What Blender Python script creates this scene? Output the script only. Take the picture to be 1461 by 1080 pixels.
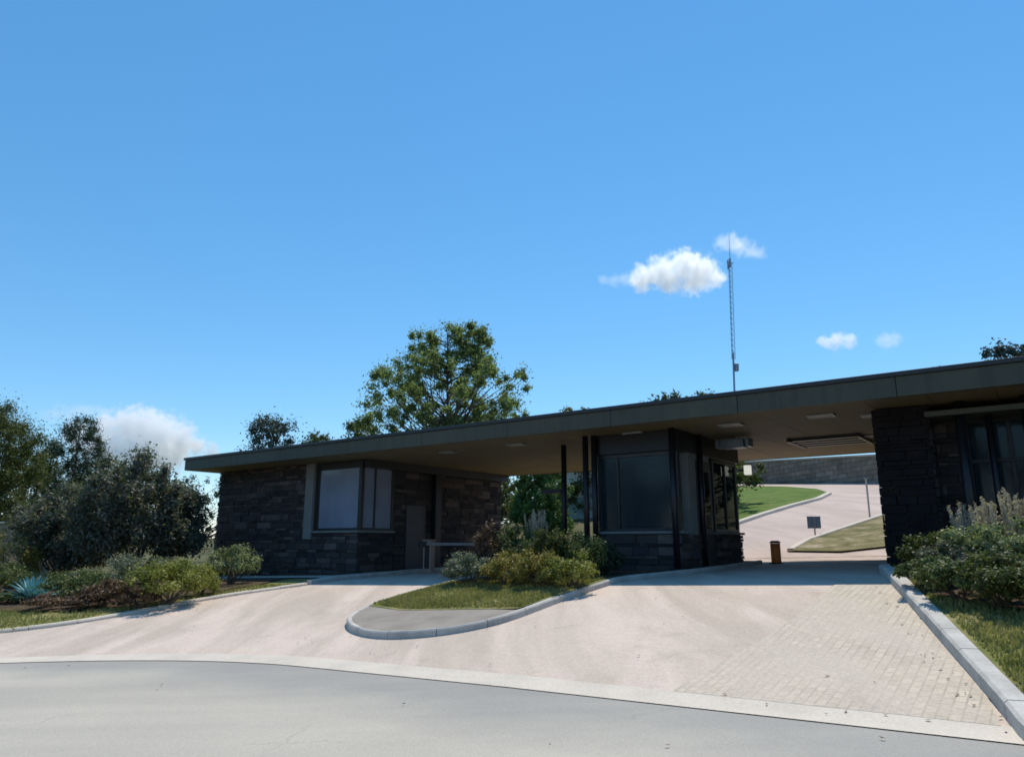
import bpy, bmesh, math, random
import numpy as np
from mathutils import Vector, Matrix, geometry, noise
R = math.radians
for o in list(bpy.data.objects): bpy.data.objects.remove(o)
scene = bpy.context.scene
COL = scene.collection

# ---------------------------------------------------------------- camera
F = 1055.0; PITCH = math.atan(235 / F); EYE = 1.6
cam_d = bpy.data.cameras.new('camera'); cam = bpy.data.objects.new('camera', cam_d); COL.objects.link(cam)
cam_d.sensor_fit = 'HORIZONTAL'; cam_d.sensor_width = 36; cam_d.lens = 36 * F / 1461
cam_d.clip_start = 0.1; cam_d.clip_end = 12000
cam.location = (0, 0, EYE); cam.rotation_euler = (math.pi / 2 + PITCH, 0, 0)
scene.camera = cam

# ---------------------------------------------------------------- light
SUN_EL, SUN_AZ = 61, 24
w = bpy.data.worlds.new('World'); scene.world = w; w.use_nodes = True
wn = w.node_tree; wn.nodes.clear()
sky = wn.nodes.new('ShaderNodeTexSky'); sky.sky_type = 'NISHITA'; sky.sun_disc = False
sky.sun_elevation = R(SUN_EL); sky.sun_rotation = R(SUN_AZ)
sky.altitude = 200; sky.air_density = 1.0; sky.dust_density = 0.0; sky.ozone_density = 1.5
bg = wn.nodes.new('ShaderNodeBackground'); bg.inputs[1].default_value = 0.115
wo = wn.nodes.new('ShaderNodeOutputWorld')
hs = wn.nodes.new('ShaderNodeHueSaturation'); hs.inputs['Hue'].default_value = .488; hs.inputs['Saturation'].default_value = 1.22; hs.inputs['Value'].default_value = 1.25
gm = wn.nodes.new('ShaderNodeGamma'); gm.inputs[1].default_value = 1.06; wn.links.new(sky.outputs[0], gm.inputs[0]); wn.links.new(gm.outputs[0], hs.inputs['Color']); mxs = wn.nodes.new('ShaderNodeMix'); mxs.data_type = 'RGBA'; mxs.inputs[0].default_value = .34; mxs.inputs[7].default_value = (1.05, 3.45, 7.5, 1)
wn.links.new(hs.outputs[0], mxs.inputs[6]); wn.links.new(mxs.outputs[2], bg.inputs[0]); wn.links.new(bg.outputs[0], wo.inputs[0])
sd = Vector((math.sin(R(SUN_AZ)) * math.cos(R(SUN_EL)), math.cos(R(SUN_AZ)) * math.cos(R(SUN_EL)), math.sin(R(SUN_EL))))
sl = bpy.data.lights.new('sun', 'SUN'); sl.energy = 4.5; sl.angle = R(0.5); sl.color = (1.0, 0.915, 0.785)
so = bpy.data.objects.new('sun', sl); COL.objects.link(so); so.rotation_euler = sd.to_track_quat('Z', 'Y').to_euler()
scene.view_settings.view_transform = 'Standard'; scene.view_settings.look = 'None'
scene.cycles.volume_bounces = 12; scene.cycles.max_bounces = 16
scene.view_settings.exposure = 0; scene.view_settings.gamma = 1

# ---------------------------------------------------------------- frames and terrain
UX, UY, VX, VY = .806, -.592, .592, .806       # u runs along the gatehouse front, v goes into the site
def uv(X, Y): return X * UX + Y * UY, X * VX + Y * VY
def xy(u, v): return u * UX + v * VX, u * UY + v * VY
def edge(u):
    k = -u - 10
    if k <= 0: return 8.0
    if k < 7: return 8.0 - .075 * k * k
    return 8.0 - .075 * 49 - 1.05 * (k - 7)
def sstep(a, b, x):
    t = min(max((x - a) / (b - a), 0), 1); return t * t * (3 - 2 * t)
def huv(u, v):
    e = edge(u)
    r = min(max((v - e) / (15 - e), 0), 1) if v > e else 0
    r = r + .07 * math.sin(2 * math.pi * r) * -1 * .3
    uc = max(min(u, 60), -60)
    hill = .0
    if v > 27:
        s = v - 27
        k = 1 - .75 * sstep(-25, -75, u) if u < -25 else 1
        hill = k * (.15 * s if s < 80 else 12 + 14 * (1 - math.exp(-(s - 80) * .006)))
    return .03 * uc + r + .023 * min(max(v - 15, 0), 12) + hill
def h(X, Y): return huv(*uv(X, Y))
CP, SP = math.cos(PITCH), math.sin(PITCH)
def ray(px, py):
    x = (px - 730.5) / F; y = (540 - py) / F
    return Vector((x, CP - y * SP, SP + y * CP))
def G(px, py, off=0):
    d = ray(px, py); t = 2.0
    while t < 600:
        if EYE + d[2] * t < h(d[0] * t, d[1] * t) + off: break
        t += .02 + t * .0008
    return d[0] * t, d[1] * t
def Guv(px, py, off=0): return uv(*G(px, py, off))
def at_v(px, v):                  # u where the sight line through column px crosses the plane v
    d = ray(px, 775); t = v / (d[0] * VX + d[1] * VY); return uv(d[0] * t, d[1] * t)[0]
def soffit(px, py, z):
    d = ray(px, py); t = (z - EYE) / d[2]; return uv(d[0] * t, d[1] * t)

# ---------------------------------------------------------------- object helpers
def tag(o, label=None, cat=None, group=None, kind=None):
    if label: o['label'] = label
    if cat: o['category'] = cat
    if group: o['group'] = group
    if kind: o['kind'] = kind
    return o
def empty(name, loc, rz=0):
    o = bpy.data.objects.new(name, None); COL.objects.link(o); o.location = loc; o.rotation_euler = (0, 0, rz)
    o.empty_display_size = .3
    return o
class MB:
    def __init__(s): s.v = []; s.f = []; s.mi = []
    def add(s, vs, fs, mi=0):
        n = len(s.v); s.v += [tuple(a) for a in vs]; s.f += [tuple(i + n for i in q) for q in fs]; s.mi += [mi] * len(fs)
    def box(s, x0, x1, y0, y1, z0, z1, mi=0, j=0, rnd=random):
        vs = [(x, y, z) for z in (z0, z1) for x, y in ((x0, y0), (x1, y0), (x1, y1), (x0, y1))]
        if j: vs = [(a + rnd.uniform(-j, j), b + rnd.uniform(-j, j), c + rnd.uniform(-j, j)) for a, b, c in vs]
        s.add(vs, [(3, 2, 1, 0), (4, 5, 6, 7), (0, 1, 5, 4), (1, 2, 6, 5), (2, 3, 7, 6), (3, 0, 4, 7)], mi)
    def tube(s, pts, rs, n=6, mi=0, cap=True):
        pts = [Vector(p) for p in pts]; rings = []
        if not hasattr(rs, '__len__'): rs = [rs] * len(pts)
        for i, p in enumerate(pts):
            t = (pts[min(i + 1, len(pts) - 1)] - pts[max(i - 1, 0)])
            t = t.normalized() if t.length > 1e-9 else Vector((0, 0, 1))
            a = t.orthogonal().normalized() if i == 0 else (a - t * a.dot(t)).normalized()
            b = t.cross(a)
            rings.append([p + (a * math.cos(2 * math.pi * k / n) + b * math.sin(2 * math.pi * k / n)) * rs[i] for k in range(n)])
        vs = [q for r in rings for q in r]; fs = []
        for i in range(len(pts) - 1):
            for k in range(n):
                fs.append((i * n + k, i * n + (k + 1) % n, (i + 1) * n + (k + 1) % n, (i + 1) * n + k))
        if cap: fs.append(tuple(range(n))[::-1]); fs.append(tuple((len(pts) - 1) * n + k for k in range(n)))
        s.add(vs, fs, mi)
    def build(s, name, mats, parent=None, smooth=False, bevel=0):
        m = bpy.data.meshes.new(name); m.from_pydata(s.v, [], s.f)
        for t in (mats if isinstance(mats, (list, tuple)) else [mats]): m.materials.append(t)
        m.polygons.foreach_set('material_index', s.mi)
        if smooth: m.polygons.foreach_set('use_smooth', [True] * len(s.f))
        m.update()
        o = bpy.data.objects.new(name, m); COL.objects.link(o)
        if parent: o.parent = parent
        if bevel:
            b = o.modifiers.new('bevel', 'BEVEL'); b.width = bevel; b.segments = 2; b.limit_method = 'ANGLE'
        return o
def copy_tree(o, parent=None):
    kids = [c for c in bpy.data.objects if c.parent == o]
    c = o.copy(); COL.objects.link(c)
    if parent: c.parent = parent
    for k in kids: copy_tree(k, c)
    return c

# ---------------------------------------------------------------- materials
def new_mat(name):
    m = bpy.data.materials.new(name); m.use_nodes = True; n = m.node_tree
    return m, n, n.nodes['Principled BSDF']
def nd(n, t, **k):
    x = n.nodes.new(t)
    for a, b in k.items():
        if a in x.inputs.keys(): x.inputs[a].default_value = b
        else: setattr(x, a, b)
    return x
def ramp(n, src, stops):
    r = n.nodes.new('ShaderNodeValToRGB'); e = r.color_ramp.elements
    while len(e) > 1: e.remove(e[-1])
    e[0].position = stops[0][0]; e[0].color = (*stops[0][1], 1)
    for p, c in stops[1:]:
        q = e.new(p); q.color = (*c, 1)
    n.links.new(src, r.inputs[0]); return r
def noisy(n, scale, detail=4, rough=.55, vec=None, dist=0):
    t = nd(n, 'ShaderNodeTexNoise', Scale=scale, Detail=detail, Roughness=rough, Distortion=dist)
    if vec: n.links.new(vec, t.inputs['Vector'])
    return t
def objco(n):
    return n.nodes.new('ShaderNodeTexCoord').outputs['Object']
def mix(n, fac, a, b, blend='MIX'):
    x = n.nodes.new('ShaderNodeMix'); x.data_type = 'RGBA'; x.blend_type = blend
    for i, s in ((0, fac), (6, a), (7, b)):
        if hasattr(s, 'is_linked'): n.links.new(s, x.inputs[i])
        else: x.inputs[i].default_value = s if i == 0 else (*s, 1)
    return x.outputs[2]
def bump(n, p, src, strength, dist):
    b = nd(n, 'ShaderNodeBump', Strength=strength, Distance=dist); n.links.new(src, b.inputs['Height']); n.links.new(b.outputs[0], p.inputs['Normal']); return b
def mapping(n, rz=0, scale=(1, 1, 1)):
    m = n.nodes.new('ShaderNodeMapping'); m.inputs['Rotation'].default_value = (0, 0, rz); m.inputs['Scale'].default_value = scale
    n.links.new(objco(n), m.inputs[0]); return m.outputs[0]
ROT = math.atan2(UY, UX)
def mat_simple(name, c, rough=.6, metal=0, var=.15, scale=6, bmp=0, spec=.5):
    m, n, p = new_mat(name)
    t = noisy(n, scale, 5)
    vec = objco(n); n.links.new(vec, t.inputs['Vector'])
    r = ramp(n, t.outputs[0], [(.3, tuple(x * (1 - var) for x in c)), (.7, tuple(min(1, x * (1 + var)) for x in c))])
    n.links.new(r.outputs[0], p.inputs['Base Color']); p.inputs['Roughness'].default_value = rough; p.inputs['Metallic'].default_value = metal
    p.inputs['Specular IOR Level'].default_value = spec
    if bmp:
        t2 = noisy(n, scale * 8, 4, vec=vec); bump(n, p, t2.outputs[0], bmp, .01)
    return m
def mat_fascia():
    m, n, p = new_mat('fascia_metal'); co = n.nodes.new('ShaderNodeMapping'); co.inputs['Scale'].default_value = (2.2, 2.2, .25); n.links.new(objco(n), co.inputs[0])
    a = noisy(n, 2.5, 6, .7, co.outputs[0]); b = noisy(n, .35, 4, .6, objco(n))
    c = ramp(n, b.outputs[0], [(.3, (.050, .056, .042)), (.7, (.072, .074, .052))]).outputs[0]
    c = mix(n, ramp(n, a.outputs[0], [(.5, (0, 0, 0)), (.72, (.7, .7, .7))]).outputs[0], c, (.032, .034, .028))
    c = mix(n, ramp(n, a.outputs[0], [(.25, (.5, .5, .5)), (.36, (0, 0, 0))]).outputs[0], c, (.10, .10, .085))
    n.links.new(c, p.inputs['Base Color']); p.inputs['Roughness'].default_value = .55; p.inputs['Specular IOR Level'].default_value = .35
    bump(n, p, b.outputs[0], .25, .05); return m
def mat_asphalt():
    m, n, p = new_mat('asphalt')
    v = mapping(n, -ROT)
    streak = noisy(n, 1, 4, .5, mapping(n, -ROT, (.06, .55, 1)))
    big = noisy(n, .35, 4, .6, v); fine = noisy(n, 55, 3, .7, v); agg = nd(n, 'ShaderNodeTexVoronoi', Scale=120); n.links.new(v, agg.inputs['Vector'])
    c = ramp(n, streak.outputs[0], [(.3, (.32, .305, .275)), (.5, (.41, .385, .335)), (.7, (.48, .44, .36))]).outputs[0]
    at = n.nodes.new('ShaderNodeAttribute'); at.attribute_name = 'kerb_distance'
    ad = n.nodes.new('ShaderNodeMath'); ad.operation = 'MULTIPLY_ADD'; n.links.new(big.outputs[0], ad.inputs[0]); ad.inputs[1].default_value = 1.6; n.links.new(at.outputs['Fac'], ad.inputs[2])
    wr = nd(n, 'ShaderNodeMapRange'); n.links.new(ad.outputs[0], wr.inputs[0]); wr.inputs[1].default_value = 1.6; wr.inputs[2].default_value = 3.2
    c = mix(n, wr.outputs[0], mix(n, 1.0, c, (.64, .66, .69), 'MULTIPLY'), mix(n, 1.0, c, (1.08, 1.045, .97), 'MULTIPLY'))
    c = mix(n, .35, c, ramp(n, big.outputs[0], [(.3, (.30, .295, .285)), (.7, (.47, .445, .395))]).outputs[0])
    c = mix(n, .5, c, ramp(n, fine.outputs[0], [(.25, (.35, .35, .35)), (.75, (.65, .65, .65))]).outputs[0], 'OVERLAY')
    c = mix(n, .35, c, ramp(n, agg.outputs['Color'], [(.0, (.3, .3, .3)), (1, (.7, .7, .7))]).outputs[0], 'OVERLAY')
    # cracks
    vc = nd(n, 'ShaderNodeTexVoronoi', Scale=.45, feature='DISTANCE_TO_EDGE')
    wv = noisy(n, 1.6, 4, .6, v); wadd = n.nodes.new('ShaderNodeVectorMath'); wadd.operation = 'ADD'
    n.links.new(v, wadd.inputs[0]); n.links.new(wv.outputs['Color'], wadd.inputs[1]); n.links.new(wadd.outputs[0], vc.inputs['Vector'])
    ck = ramp(n, vc.outputs['Distance'], [(0, (1, 1, 1)), (.012, (0, 0, 0))]).outputs[0]
    msk = ramp(n, big.outputs[0], [(.55, (0, 0, 0)), (.66, (.3, .3, .3))]).outputs[0]
    mm = mix(n, 1.0, ck, msk, 'MULTIPLY')
    c = mix(n, mm, c, (.10, .10, .10))
    n.links.new(c, p.inputs['Base Color']); p.inputs['Roughness'].default_value = .85; p.inputs['Specular IOR Level'].default_value = .3
    bump(n, p, agg.outputs['Distance'], .35, .004); return m
def mat_paving(name, ca, cb, cm, bw, bh, mort, contrast=.5, rot=0, stain=(.5, .42, .36), blu=.35):
    """pavers: brick pattern with worn joints, dust and tyre staining"""
    m, n, p = new_mat(name)
    v = mapping(n, -ROT + rot)
    dn = noisy(n, 3, 3, .6, v)
    wv = n.nodes.new('ShaderNodeVectorMath'); wv.operation = 'MULTIPLY_ADD'
    n.links.new(dn.outputs['Color'], wv.inputs[0]); wv.inputs[1].default_value = (.012, .012, 0); n.links.new(v, wv.inputs[2])
    b = nd(n, 'ShaderNodeTexBrick', Scale=1.0); b.inputs['Brick Width'].default_value = bw; b.inputs['Row Height'].default_value = bh
    b.inputs['Mortar Size'].default_value = mort; b.inputs['Mortar Smooth'].default_value = .6; b.inputs['Bias'].default_value = 0
    b.inputs['Color1'].default_value = (*ca, 1); b.inputs['Color2'].default_value = (*cb, 1); b.inputs['Mortar'].default_value = (*cm, 1)
    n.links.new(wv.outputs[0], b.inputs['Vector'])
    dust = noisy(n, .5, 6, .62, v)
    plain = tuple((x + y) / 2 * 1.03 for x, y in zip(ca, cb))
    fac = ramp(n, dust.outputs[0], [(.35, (contrast * 1.3,) * 3), (.65, (contrast * .45,) * 3)]).outputs[0]
    c = mix(n, fac, plain, b.outputs['Color'])
    lng = noisy(n, 1, 5, .6, mapping(n, -ROT, (.9, .12, 1)), .6)          # tyre lanes run in and out of the gate
    c = mix(n, ramp(n, lng.outputs[0], [(.40, (0, 0, 0)), (.62, (.8, .8, .8))]).outputs[0], c, stain)
    st = noisy(n, 1.3, 6, .7, v, .8)
    c = mix(n, ramp(n, st.outputs[0], [(.56, (0, 0, 0)), (.78, (.5, .5, .5))]).outputs[0], c, tuple(x * .72 for x in stain))
    sp = noisy(n, 26, 4, .7, v)
    c = mix(n, blu, c, ramp(n, sp.outputs[0], [(.25, (.3, .3, .3)), (.75, (.7, .7, .7))]).outputs[0], 'OVERLAY')
    n.links.new(c, p.inputs['Base Color']); p.inputs['Roughness'].default_value = .85; p.inputs['Specular IOR Level'].default_value = .25
    bump(n, p, b.outputs['Fac'], -.35 * contrast, .008)
    return m
def mat_concrete(name, c, var=.2, bmp=.3):
    m, n, p = new_mat(name); v = objco(n)
    a = noisy(n, 1.4, 6, .65, v); f = noisy(n, 30, 4, .7, v)
    col = ramp(n, a.outputs[0], [(.3, tuple(x * (1 - var) for x in c)), (.55, c), (.75, tuple(x * (1 + var * .5) for x in c))]).outputs[0]
    col = mix(n, .4, col, ramp(n, f.outputs[0], [(.25, (.3, .3, .3)), (.75, (.7, .7, .7))]).outputs[0], 'OVERLAY')
    n.links.new(col, p.inputs['Base Color']); p.inputs['Roughness'].default_value = .88; p.inputs['Specular IOR Level'].default_value = .25
    bump(n, p, f.outputs[0], bmp, .01); return m
def mat_grass(name, cols, scale=.8):
    m, n, p = new_mat(name); v = objco(n)
    a = noisy(n, scale, 6, .7, v, .5); f = noisy(n, 18, 5, .75, v)
    k = len(cols)
    col = ramp(n, a.outputs[0], [(.28 + .44 * i / (k - 1), c) for i, c in enumerate(cols)]).outputs[0]
    col = mix(n, .6, col, ramp(n, f.outputs[0], [(.25, (.25, .25, .25)), (.75, (.75, .75, .75))]).outputs[0], 'OVERLAY')
    n.links.new(col, p.inputs['Base Color']); p.inputs['Roughness'].default_value = .95; p.inputs['Specular IOR Level'].default_value = .1
    bump(n, p, f.outputs[0], .6, .05); return m
def mat_leaf(name, cols, rough=.6, trans=.25, spec=.3):
    """one colour per leaf, shifted by a slow noise through the plant"""
    m, n, p = new_mat(name)
    g = n.nodes.new('ShaderNodeNewGeometry'); v = objco(n); t = noisy(n, 1.3, 3, .6, v)
    ad = n.nodes.new('ShaderNodeMath'); ad.operation = 'MULTIPLY_ADD'; n.links.new(g.outputs['Random Per Island'], ad.inputs[0]); ad.inputs[1].default_value = .55
    sb = n.nodes.new('ShaderNodeMath'); sb.operation = 'MULTIPLY_ADD'; n.links.new(t.outputs[0], sb.inputs[0]); sb.inputs[1].default_value = 1.1; sb.inputs[2].default_value = -.33
    n.links.new(sb.outputs[0], ad.inputs[2])
    k = len(cols)
    c = ramp(n, ad.outputs[0], [(.1 + .8 * i / max(1, k - 1), q) for i, q in enumerate(cols)]).outputs[0]
    n.links.new(c, p.inputs['Base Color']); p.inputs['Roughness'].default_value = rough; p.inputs['Specular IOR Level'].default_value = spec
    tr = n.nodes.new('ShaderNodeBsdfTranslucent'); n.links.new(mix(n, 1.0, c, (1.0, 1.15, .6), 'MULTIPLY'), tr.inputs[0])
    ms = n.nodes.new('ShaderNodeMixShader'); ms.inputs[0].default_value = trans
    out = n.nodes['Material Output']; n.links.new(p.outputs[0], ms.inputs[1]); n.links.new(tr.outputs[0], ms.inputs[2]); n.links.new(ms.outputs[0], out.inputs[0])
    return m
def mat_stone():
    m, n, p = new_mat('ledge_stone')
    g = n.nodes.new('ShaderNodeNewGeometry'); v = objco(n)
    c = ramp(n, g.outputs['Random Per Island'], [(0, (.016, .015, .018)), (.25, (.033, .03, .032)), (.5, (.060, .048, .045)), (.7, (.024, .024, .032)), (.85, (.12, .095, .09)), (1, (.05, .035, .032))]).outputs[0]
    t = noisy(n, 7, 6, .7, v)
    c = mix(n, .6, c, ramp(n, t.outputs[0], [(.25, (.25, .25, .25)), (.75, (.75, .75, .75))]).outputs[0], 'OVERLAY')
    n.links.new(c, p.inputs['Base Color']); p.inputs['Roughness'].default_value = .9; bump(n, p, t.outputs[0], .7, .03); return m
def mat_blocks(name, a, b_, c_):
    m, n, p = new_mat(name); co = objco(n); sp = n.nodes.new('ShaderNodeSeparateXYZ'); n.links.new(co, sp.inputs[0])
    ad = n.nodes.new('ShaderNodeMath'); ad.operation = 'ADD'; n.links.new(sp.outputs[0], ad.inputs[0]); n.links.new(sp.outputs[1], ad.inputs[1])
    cb = n.nodes.new('ShaderNodeCombineXYZ'); n.links.new(ad.outputs[0], cb.inputs[0]); n.links.new(sp.outputs[2], cb.inputs[1])
    br = nd(n, 'ShaderNodeTexBrick', Scale=1.0); br.inputs['Brick Width'].default_value = .9; br.inputs['Row Height'].default_value = .38; br.inputs['Mortar Size'].default_value = .025
    for k, v in (('Color1', a), ('Color2', b_), ('Mortar', c_)): br.inputs[k].default_value = (*v, 1)
    n.links.new(cb.outputs[0], br.inputs['Vector']); t = noisy(n, 1.1, 6, .7, co, .6)
    c = mix(n, .8, br.outputs['Color'], ramp(n, t.outputs[0], [(.25, (.2, .2, .2)), (.75, (.8, .8, .8))]).outputs[0], 'OVERLAY')
    n.links.new(c, p.inputs['Base Color']); p.inputs['Roughness'].default_value = .95; return m
def mat_glass(tint=(.38, .44, .48), ior=1.5, name='window_glass'):
    m, n, p = new_mat(name); out = n.nodes['Material Output']; n.nodes.remove(p)
    tr = n.nodes.new('ShaderNodeBsdfTransparent'); tr.inputs[0].default_value = (*tint, 1)
    gl = n.nodes.new('ShaderNodeBsdfGlossy'); gl.inputs['Roughness'].default_value = .03; gl.inputs[0].default_value = (.95, .97, 1, 1)
    fr = n.nodes.new('ShaderNodeFresnel'); fr.inputs[0].default_value = ior
    ms = n.nodes.new('ShaderNodeMixShader'); n.links.new(fr.outputs[0], ms.inputs[0]); n.links.new(tr.outputs[0], ms.inputs[1]); n.links.new(gl.outputs[0], ms.inputs[2]); n.links.new(ms.outputs[0], out.inputs[0])
    return m

def mat_film(name, c, trans):
    """glass with a tinted film: part reflection, part colour, part see-through"""
    m, n, p = new_mat(name); v = objco(n); t = noisy(n, .7, 2, .5, v)
    r = ramp(n, t.outputs[0], [(.3, tuple(x * .85 for x in c)), (.7, tuple(x * 1.15 for x in c))])
    n.links.new(r.outputs[0], p.inputs['Base Color']); p.inputs['Roughness'].default_value = .08; p.inputs['Specular IOR Level'].default_value = .35
    tr = n.nodes.new('ShaderNodeBsdfTransparent'); tr.inputs[0].default_value = (.5, .6, .62, 1); ms = n.nodes.new('ShaderNodeMixShader'); ms.inputs[0].default_value = trans
    out = n.nodes['Material Output']; n.links.new(p.outputs[0], ms.inputs[1]); n.links.new(tr.outputs[0], ms.inputs[2]); n.links.new(ms.outputs[0], out.inputs[0])
    return m
def mat_glow():
    m, n, p = new_mat('glowing_white'); p.inputs['Base Color'].default_value = (.8, .8, .72, 1); p.inputs['Emission Color'].default_value = (1, 1, .88, 1); p.inputs['Emission Strength'].default_value = .6; return m  # white with added emission, keeps the sign bright under the roof
M = dict(
    asphalt=mat_asphalt(),
    drive=mat_paving('driveway_pavers', (.545, .45, .38), (.605, .505, .43), (.42, .35, .29), .40, .20, .014, .2, stain=(.42, .35, .285), blu=.5),
    inner=mat_paving('inner_pavers', (.47, .375, .325), (.53, .43, .375), (.36, .29, .25), .4, .2, .016, .4, stain=(.40, .32, .275), blu=.5),
    strip=mat_paving('cobbled_pavers', (.41, .355, .28), (.59, .51, .40), (.29, .25, .20), .19, .11, .015, .75, rot=math.pi / 2, stain=(.50, .43, .36), blu=.5),
    gutter=mat_concrete('pale_concrete', (.58, .52, .44), .12),
    kerb=mat_concrete('kerb_concrete', (.50, .48, .44), .3, .5),
    nose=mat_concrete('grey_concrete', (.28, .25, .215), .25),
    walk=mat_concrete('sidewalk_concrete', (.50, .47, .43), .25),
    grass=mat_grass('dry_grass', [(.08, .11, .03), (.16, .175, .055), (.26, .235, .10), (.36, .30, .17)]),
    verge=mat_grass('patchy_verge', [(.07, .07, .03), (.15, .14, .06), (.26, .22, .12), (.52, .43, .35)], 1.1),
    lawn=mat_grass('green_lawn', [(.05, .10, .018), (.085, .145, .026), (.12, .17, .04), (.17, .19, .07)], .9),
    hill=mat_grass('scrubby_ground', [(.05, .06, .03), (.10, .10, .05), (.17, .15, .09)], .1),
    soil=mat_grass('bark_mulch', [(.04, .026, .018), (.09, .06, .04), (.15, .11, .075)], 2.2),
    fascia=mat_fascia(),
    trim=mat_simple('dark_trim', (.030, .033, .036), .4, .3, .1, 4),
    soffit=mat_simple('soffit_board', (.175, .130, .062), .7, 0, .12, 1.2),
    roof=mat_simple('roof_membrane', (.18, .18, .17), .9, 0, .2, 2),
    stone=mat_stone(),
    mortar=mat_simple('wall_core', (.06, .055, .05), .95, 0, .2, 3),
    plaster=mat_simple('grey_render', (.17, .18, .175), .85, 0, .1, 2, .2),
    palemetal=mat_simple('grey_metal', (.30, .31, .32), .4, .5, .08, 3),
    dark=mat_simple('dark_metal', (.022, .022, .026), .4, .5, .1, 5),
    clad=mat_simple('charcoal_stone', (.014, .012, .013), .9, 0, .3, 2, spec=.15),
    door=mat_simple('door_paint', (.045, .045, .055), .5, 0, .12, 3),
    blind=mat_simple('window_blind', (.72, .76, .86), .8, 0, .04, 3),
    room=mat_simple('inner_wall', (.22, .23, .26), .8, 0, .1, 2),
    glass=mat_glass(), film=mat_film('filmed_glass', (.22, .26, .34), 0.0), smoke=mat_film('smoked_glass', (.035, .055, .07), .45),
    rust=mat_simple('rust_paint', (.95, .25, .06), .6, 0, .2, 8),
    rose=mat_simple('faded_paint', (.34, .22, .18), .6, 0, .2, 8),
    arm=mat_simple('arm_paint', (.25, .21, .22), .5, 0, .1, 3),
    white=mat_simple('white_paint', (.78, .80, .74), .5, 0, .05, 3),
    steel=mat_simple('mast_steel', (.20, .25, .31), .4, .5, .15, 3),
    lens=mat_simple('light_lens', (.30, .27, .20), .4, 0, .05, 3),
    bark=mat_simple('bark', (.10, .075, .055), .95, 0, .4, 9, .8),
    retwall=mat_blocks('block_wall', (.17, .14, .105), (.25, .205, .16), (.10, .08, .06)),
    glowing_sign=mat_glow(),
    cap=mat_simple('wall_cap', (.58, .50, .42), .8, 0, .1, 3),
)
L = dict(
    tree=mat_leaf('tree_leaves', [(.08, .12, .045), (.15, .20, .075), (.24, .285, .11), (.34, .36, .18)], trans=.5),
    conifer=mat_leaf('conifer_leaves', [(.025, .042, .026), (.04, .068, .038), (.075, .11, .06)], trans=.25),
    blue=mat_leaf('bluish_leaves', [(.03, .055, .05), (.06, .09, .08), (.10, .13, .11)], trans=.15),
    olive=mat_leaf('olive_leaves', [(.04, .055, .015), (.09, .105, .03), (.17, .175, .055)], trans=.35),
    dark=mat_leaf('dark_shrub_leaves', [(.045, .055, .04), (.09, .105, .075), (.15, .16, .12), (.25, .20, .17)], trans=.35),
    green=mat_leaf('green_shrub_leaves', [(.05, .075, .022), (.11, .14, .045), (.20, .23, .09)], trans=.25),
    fresh=mat_leaf('fresh_green_leaves', [(.05, .10, .025), (.10, .17, .045), (.16, .24, .08)], trans=.3),
    lime=mat_leaf('lime_leaves', [(.12, .135, .025), (.23, .24, .045), (.38, .37, .10)], trans=.25),
    gold=mat_leaf('golden_leaves', [(.13, .10, .02), (.24, .19, .04), (.36, .31, .09), (.20, .23, .05)], trans=.25),
    grey=mat_leaf('silvery_leaves', [(.09, .11, .065), (.19, .21, .13), (.36, .37, .26)], trans=.15),
    pale=mat_leaf('pale_green_leaves', [(.13, .16, .07), (.25, .28, .13), (.40, .41, .23)], trans=.3),
    brown=mat_leaf('russet_leaves', [(.06, .032, .02), (.14, .08, .045), (.24, .16, .09)], trans=.15),
    straw=mat_leaf('straw_blades', [(.20, .15, .07), (.36, .28, .16), (.52, .44, .30)], trans=.2),
    plume=mat_leaf('plume_fluff', [(.42, .34, .27), (.58, .50, .42), (.70, .63, .54)], trans=.3),
    teal=mat_leaf('agave_leaves', [(.12, .30, .34), (.20, .42, .46), (.34, .56, .58)], trans=.05, rough=.45),
    blade=mat_leaf('grass_blades', [(.13, .14, .045), (.25, .235, .085), (.37, .32, .14), (.47, .38, .21)], trans=.35),
)

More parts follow.
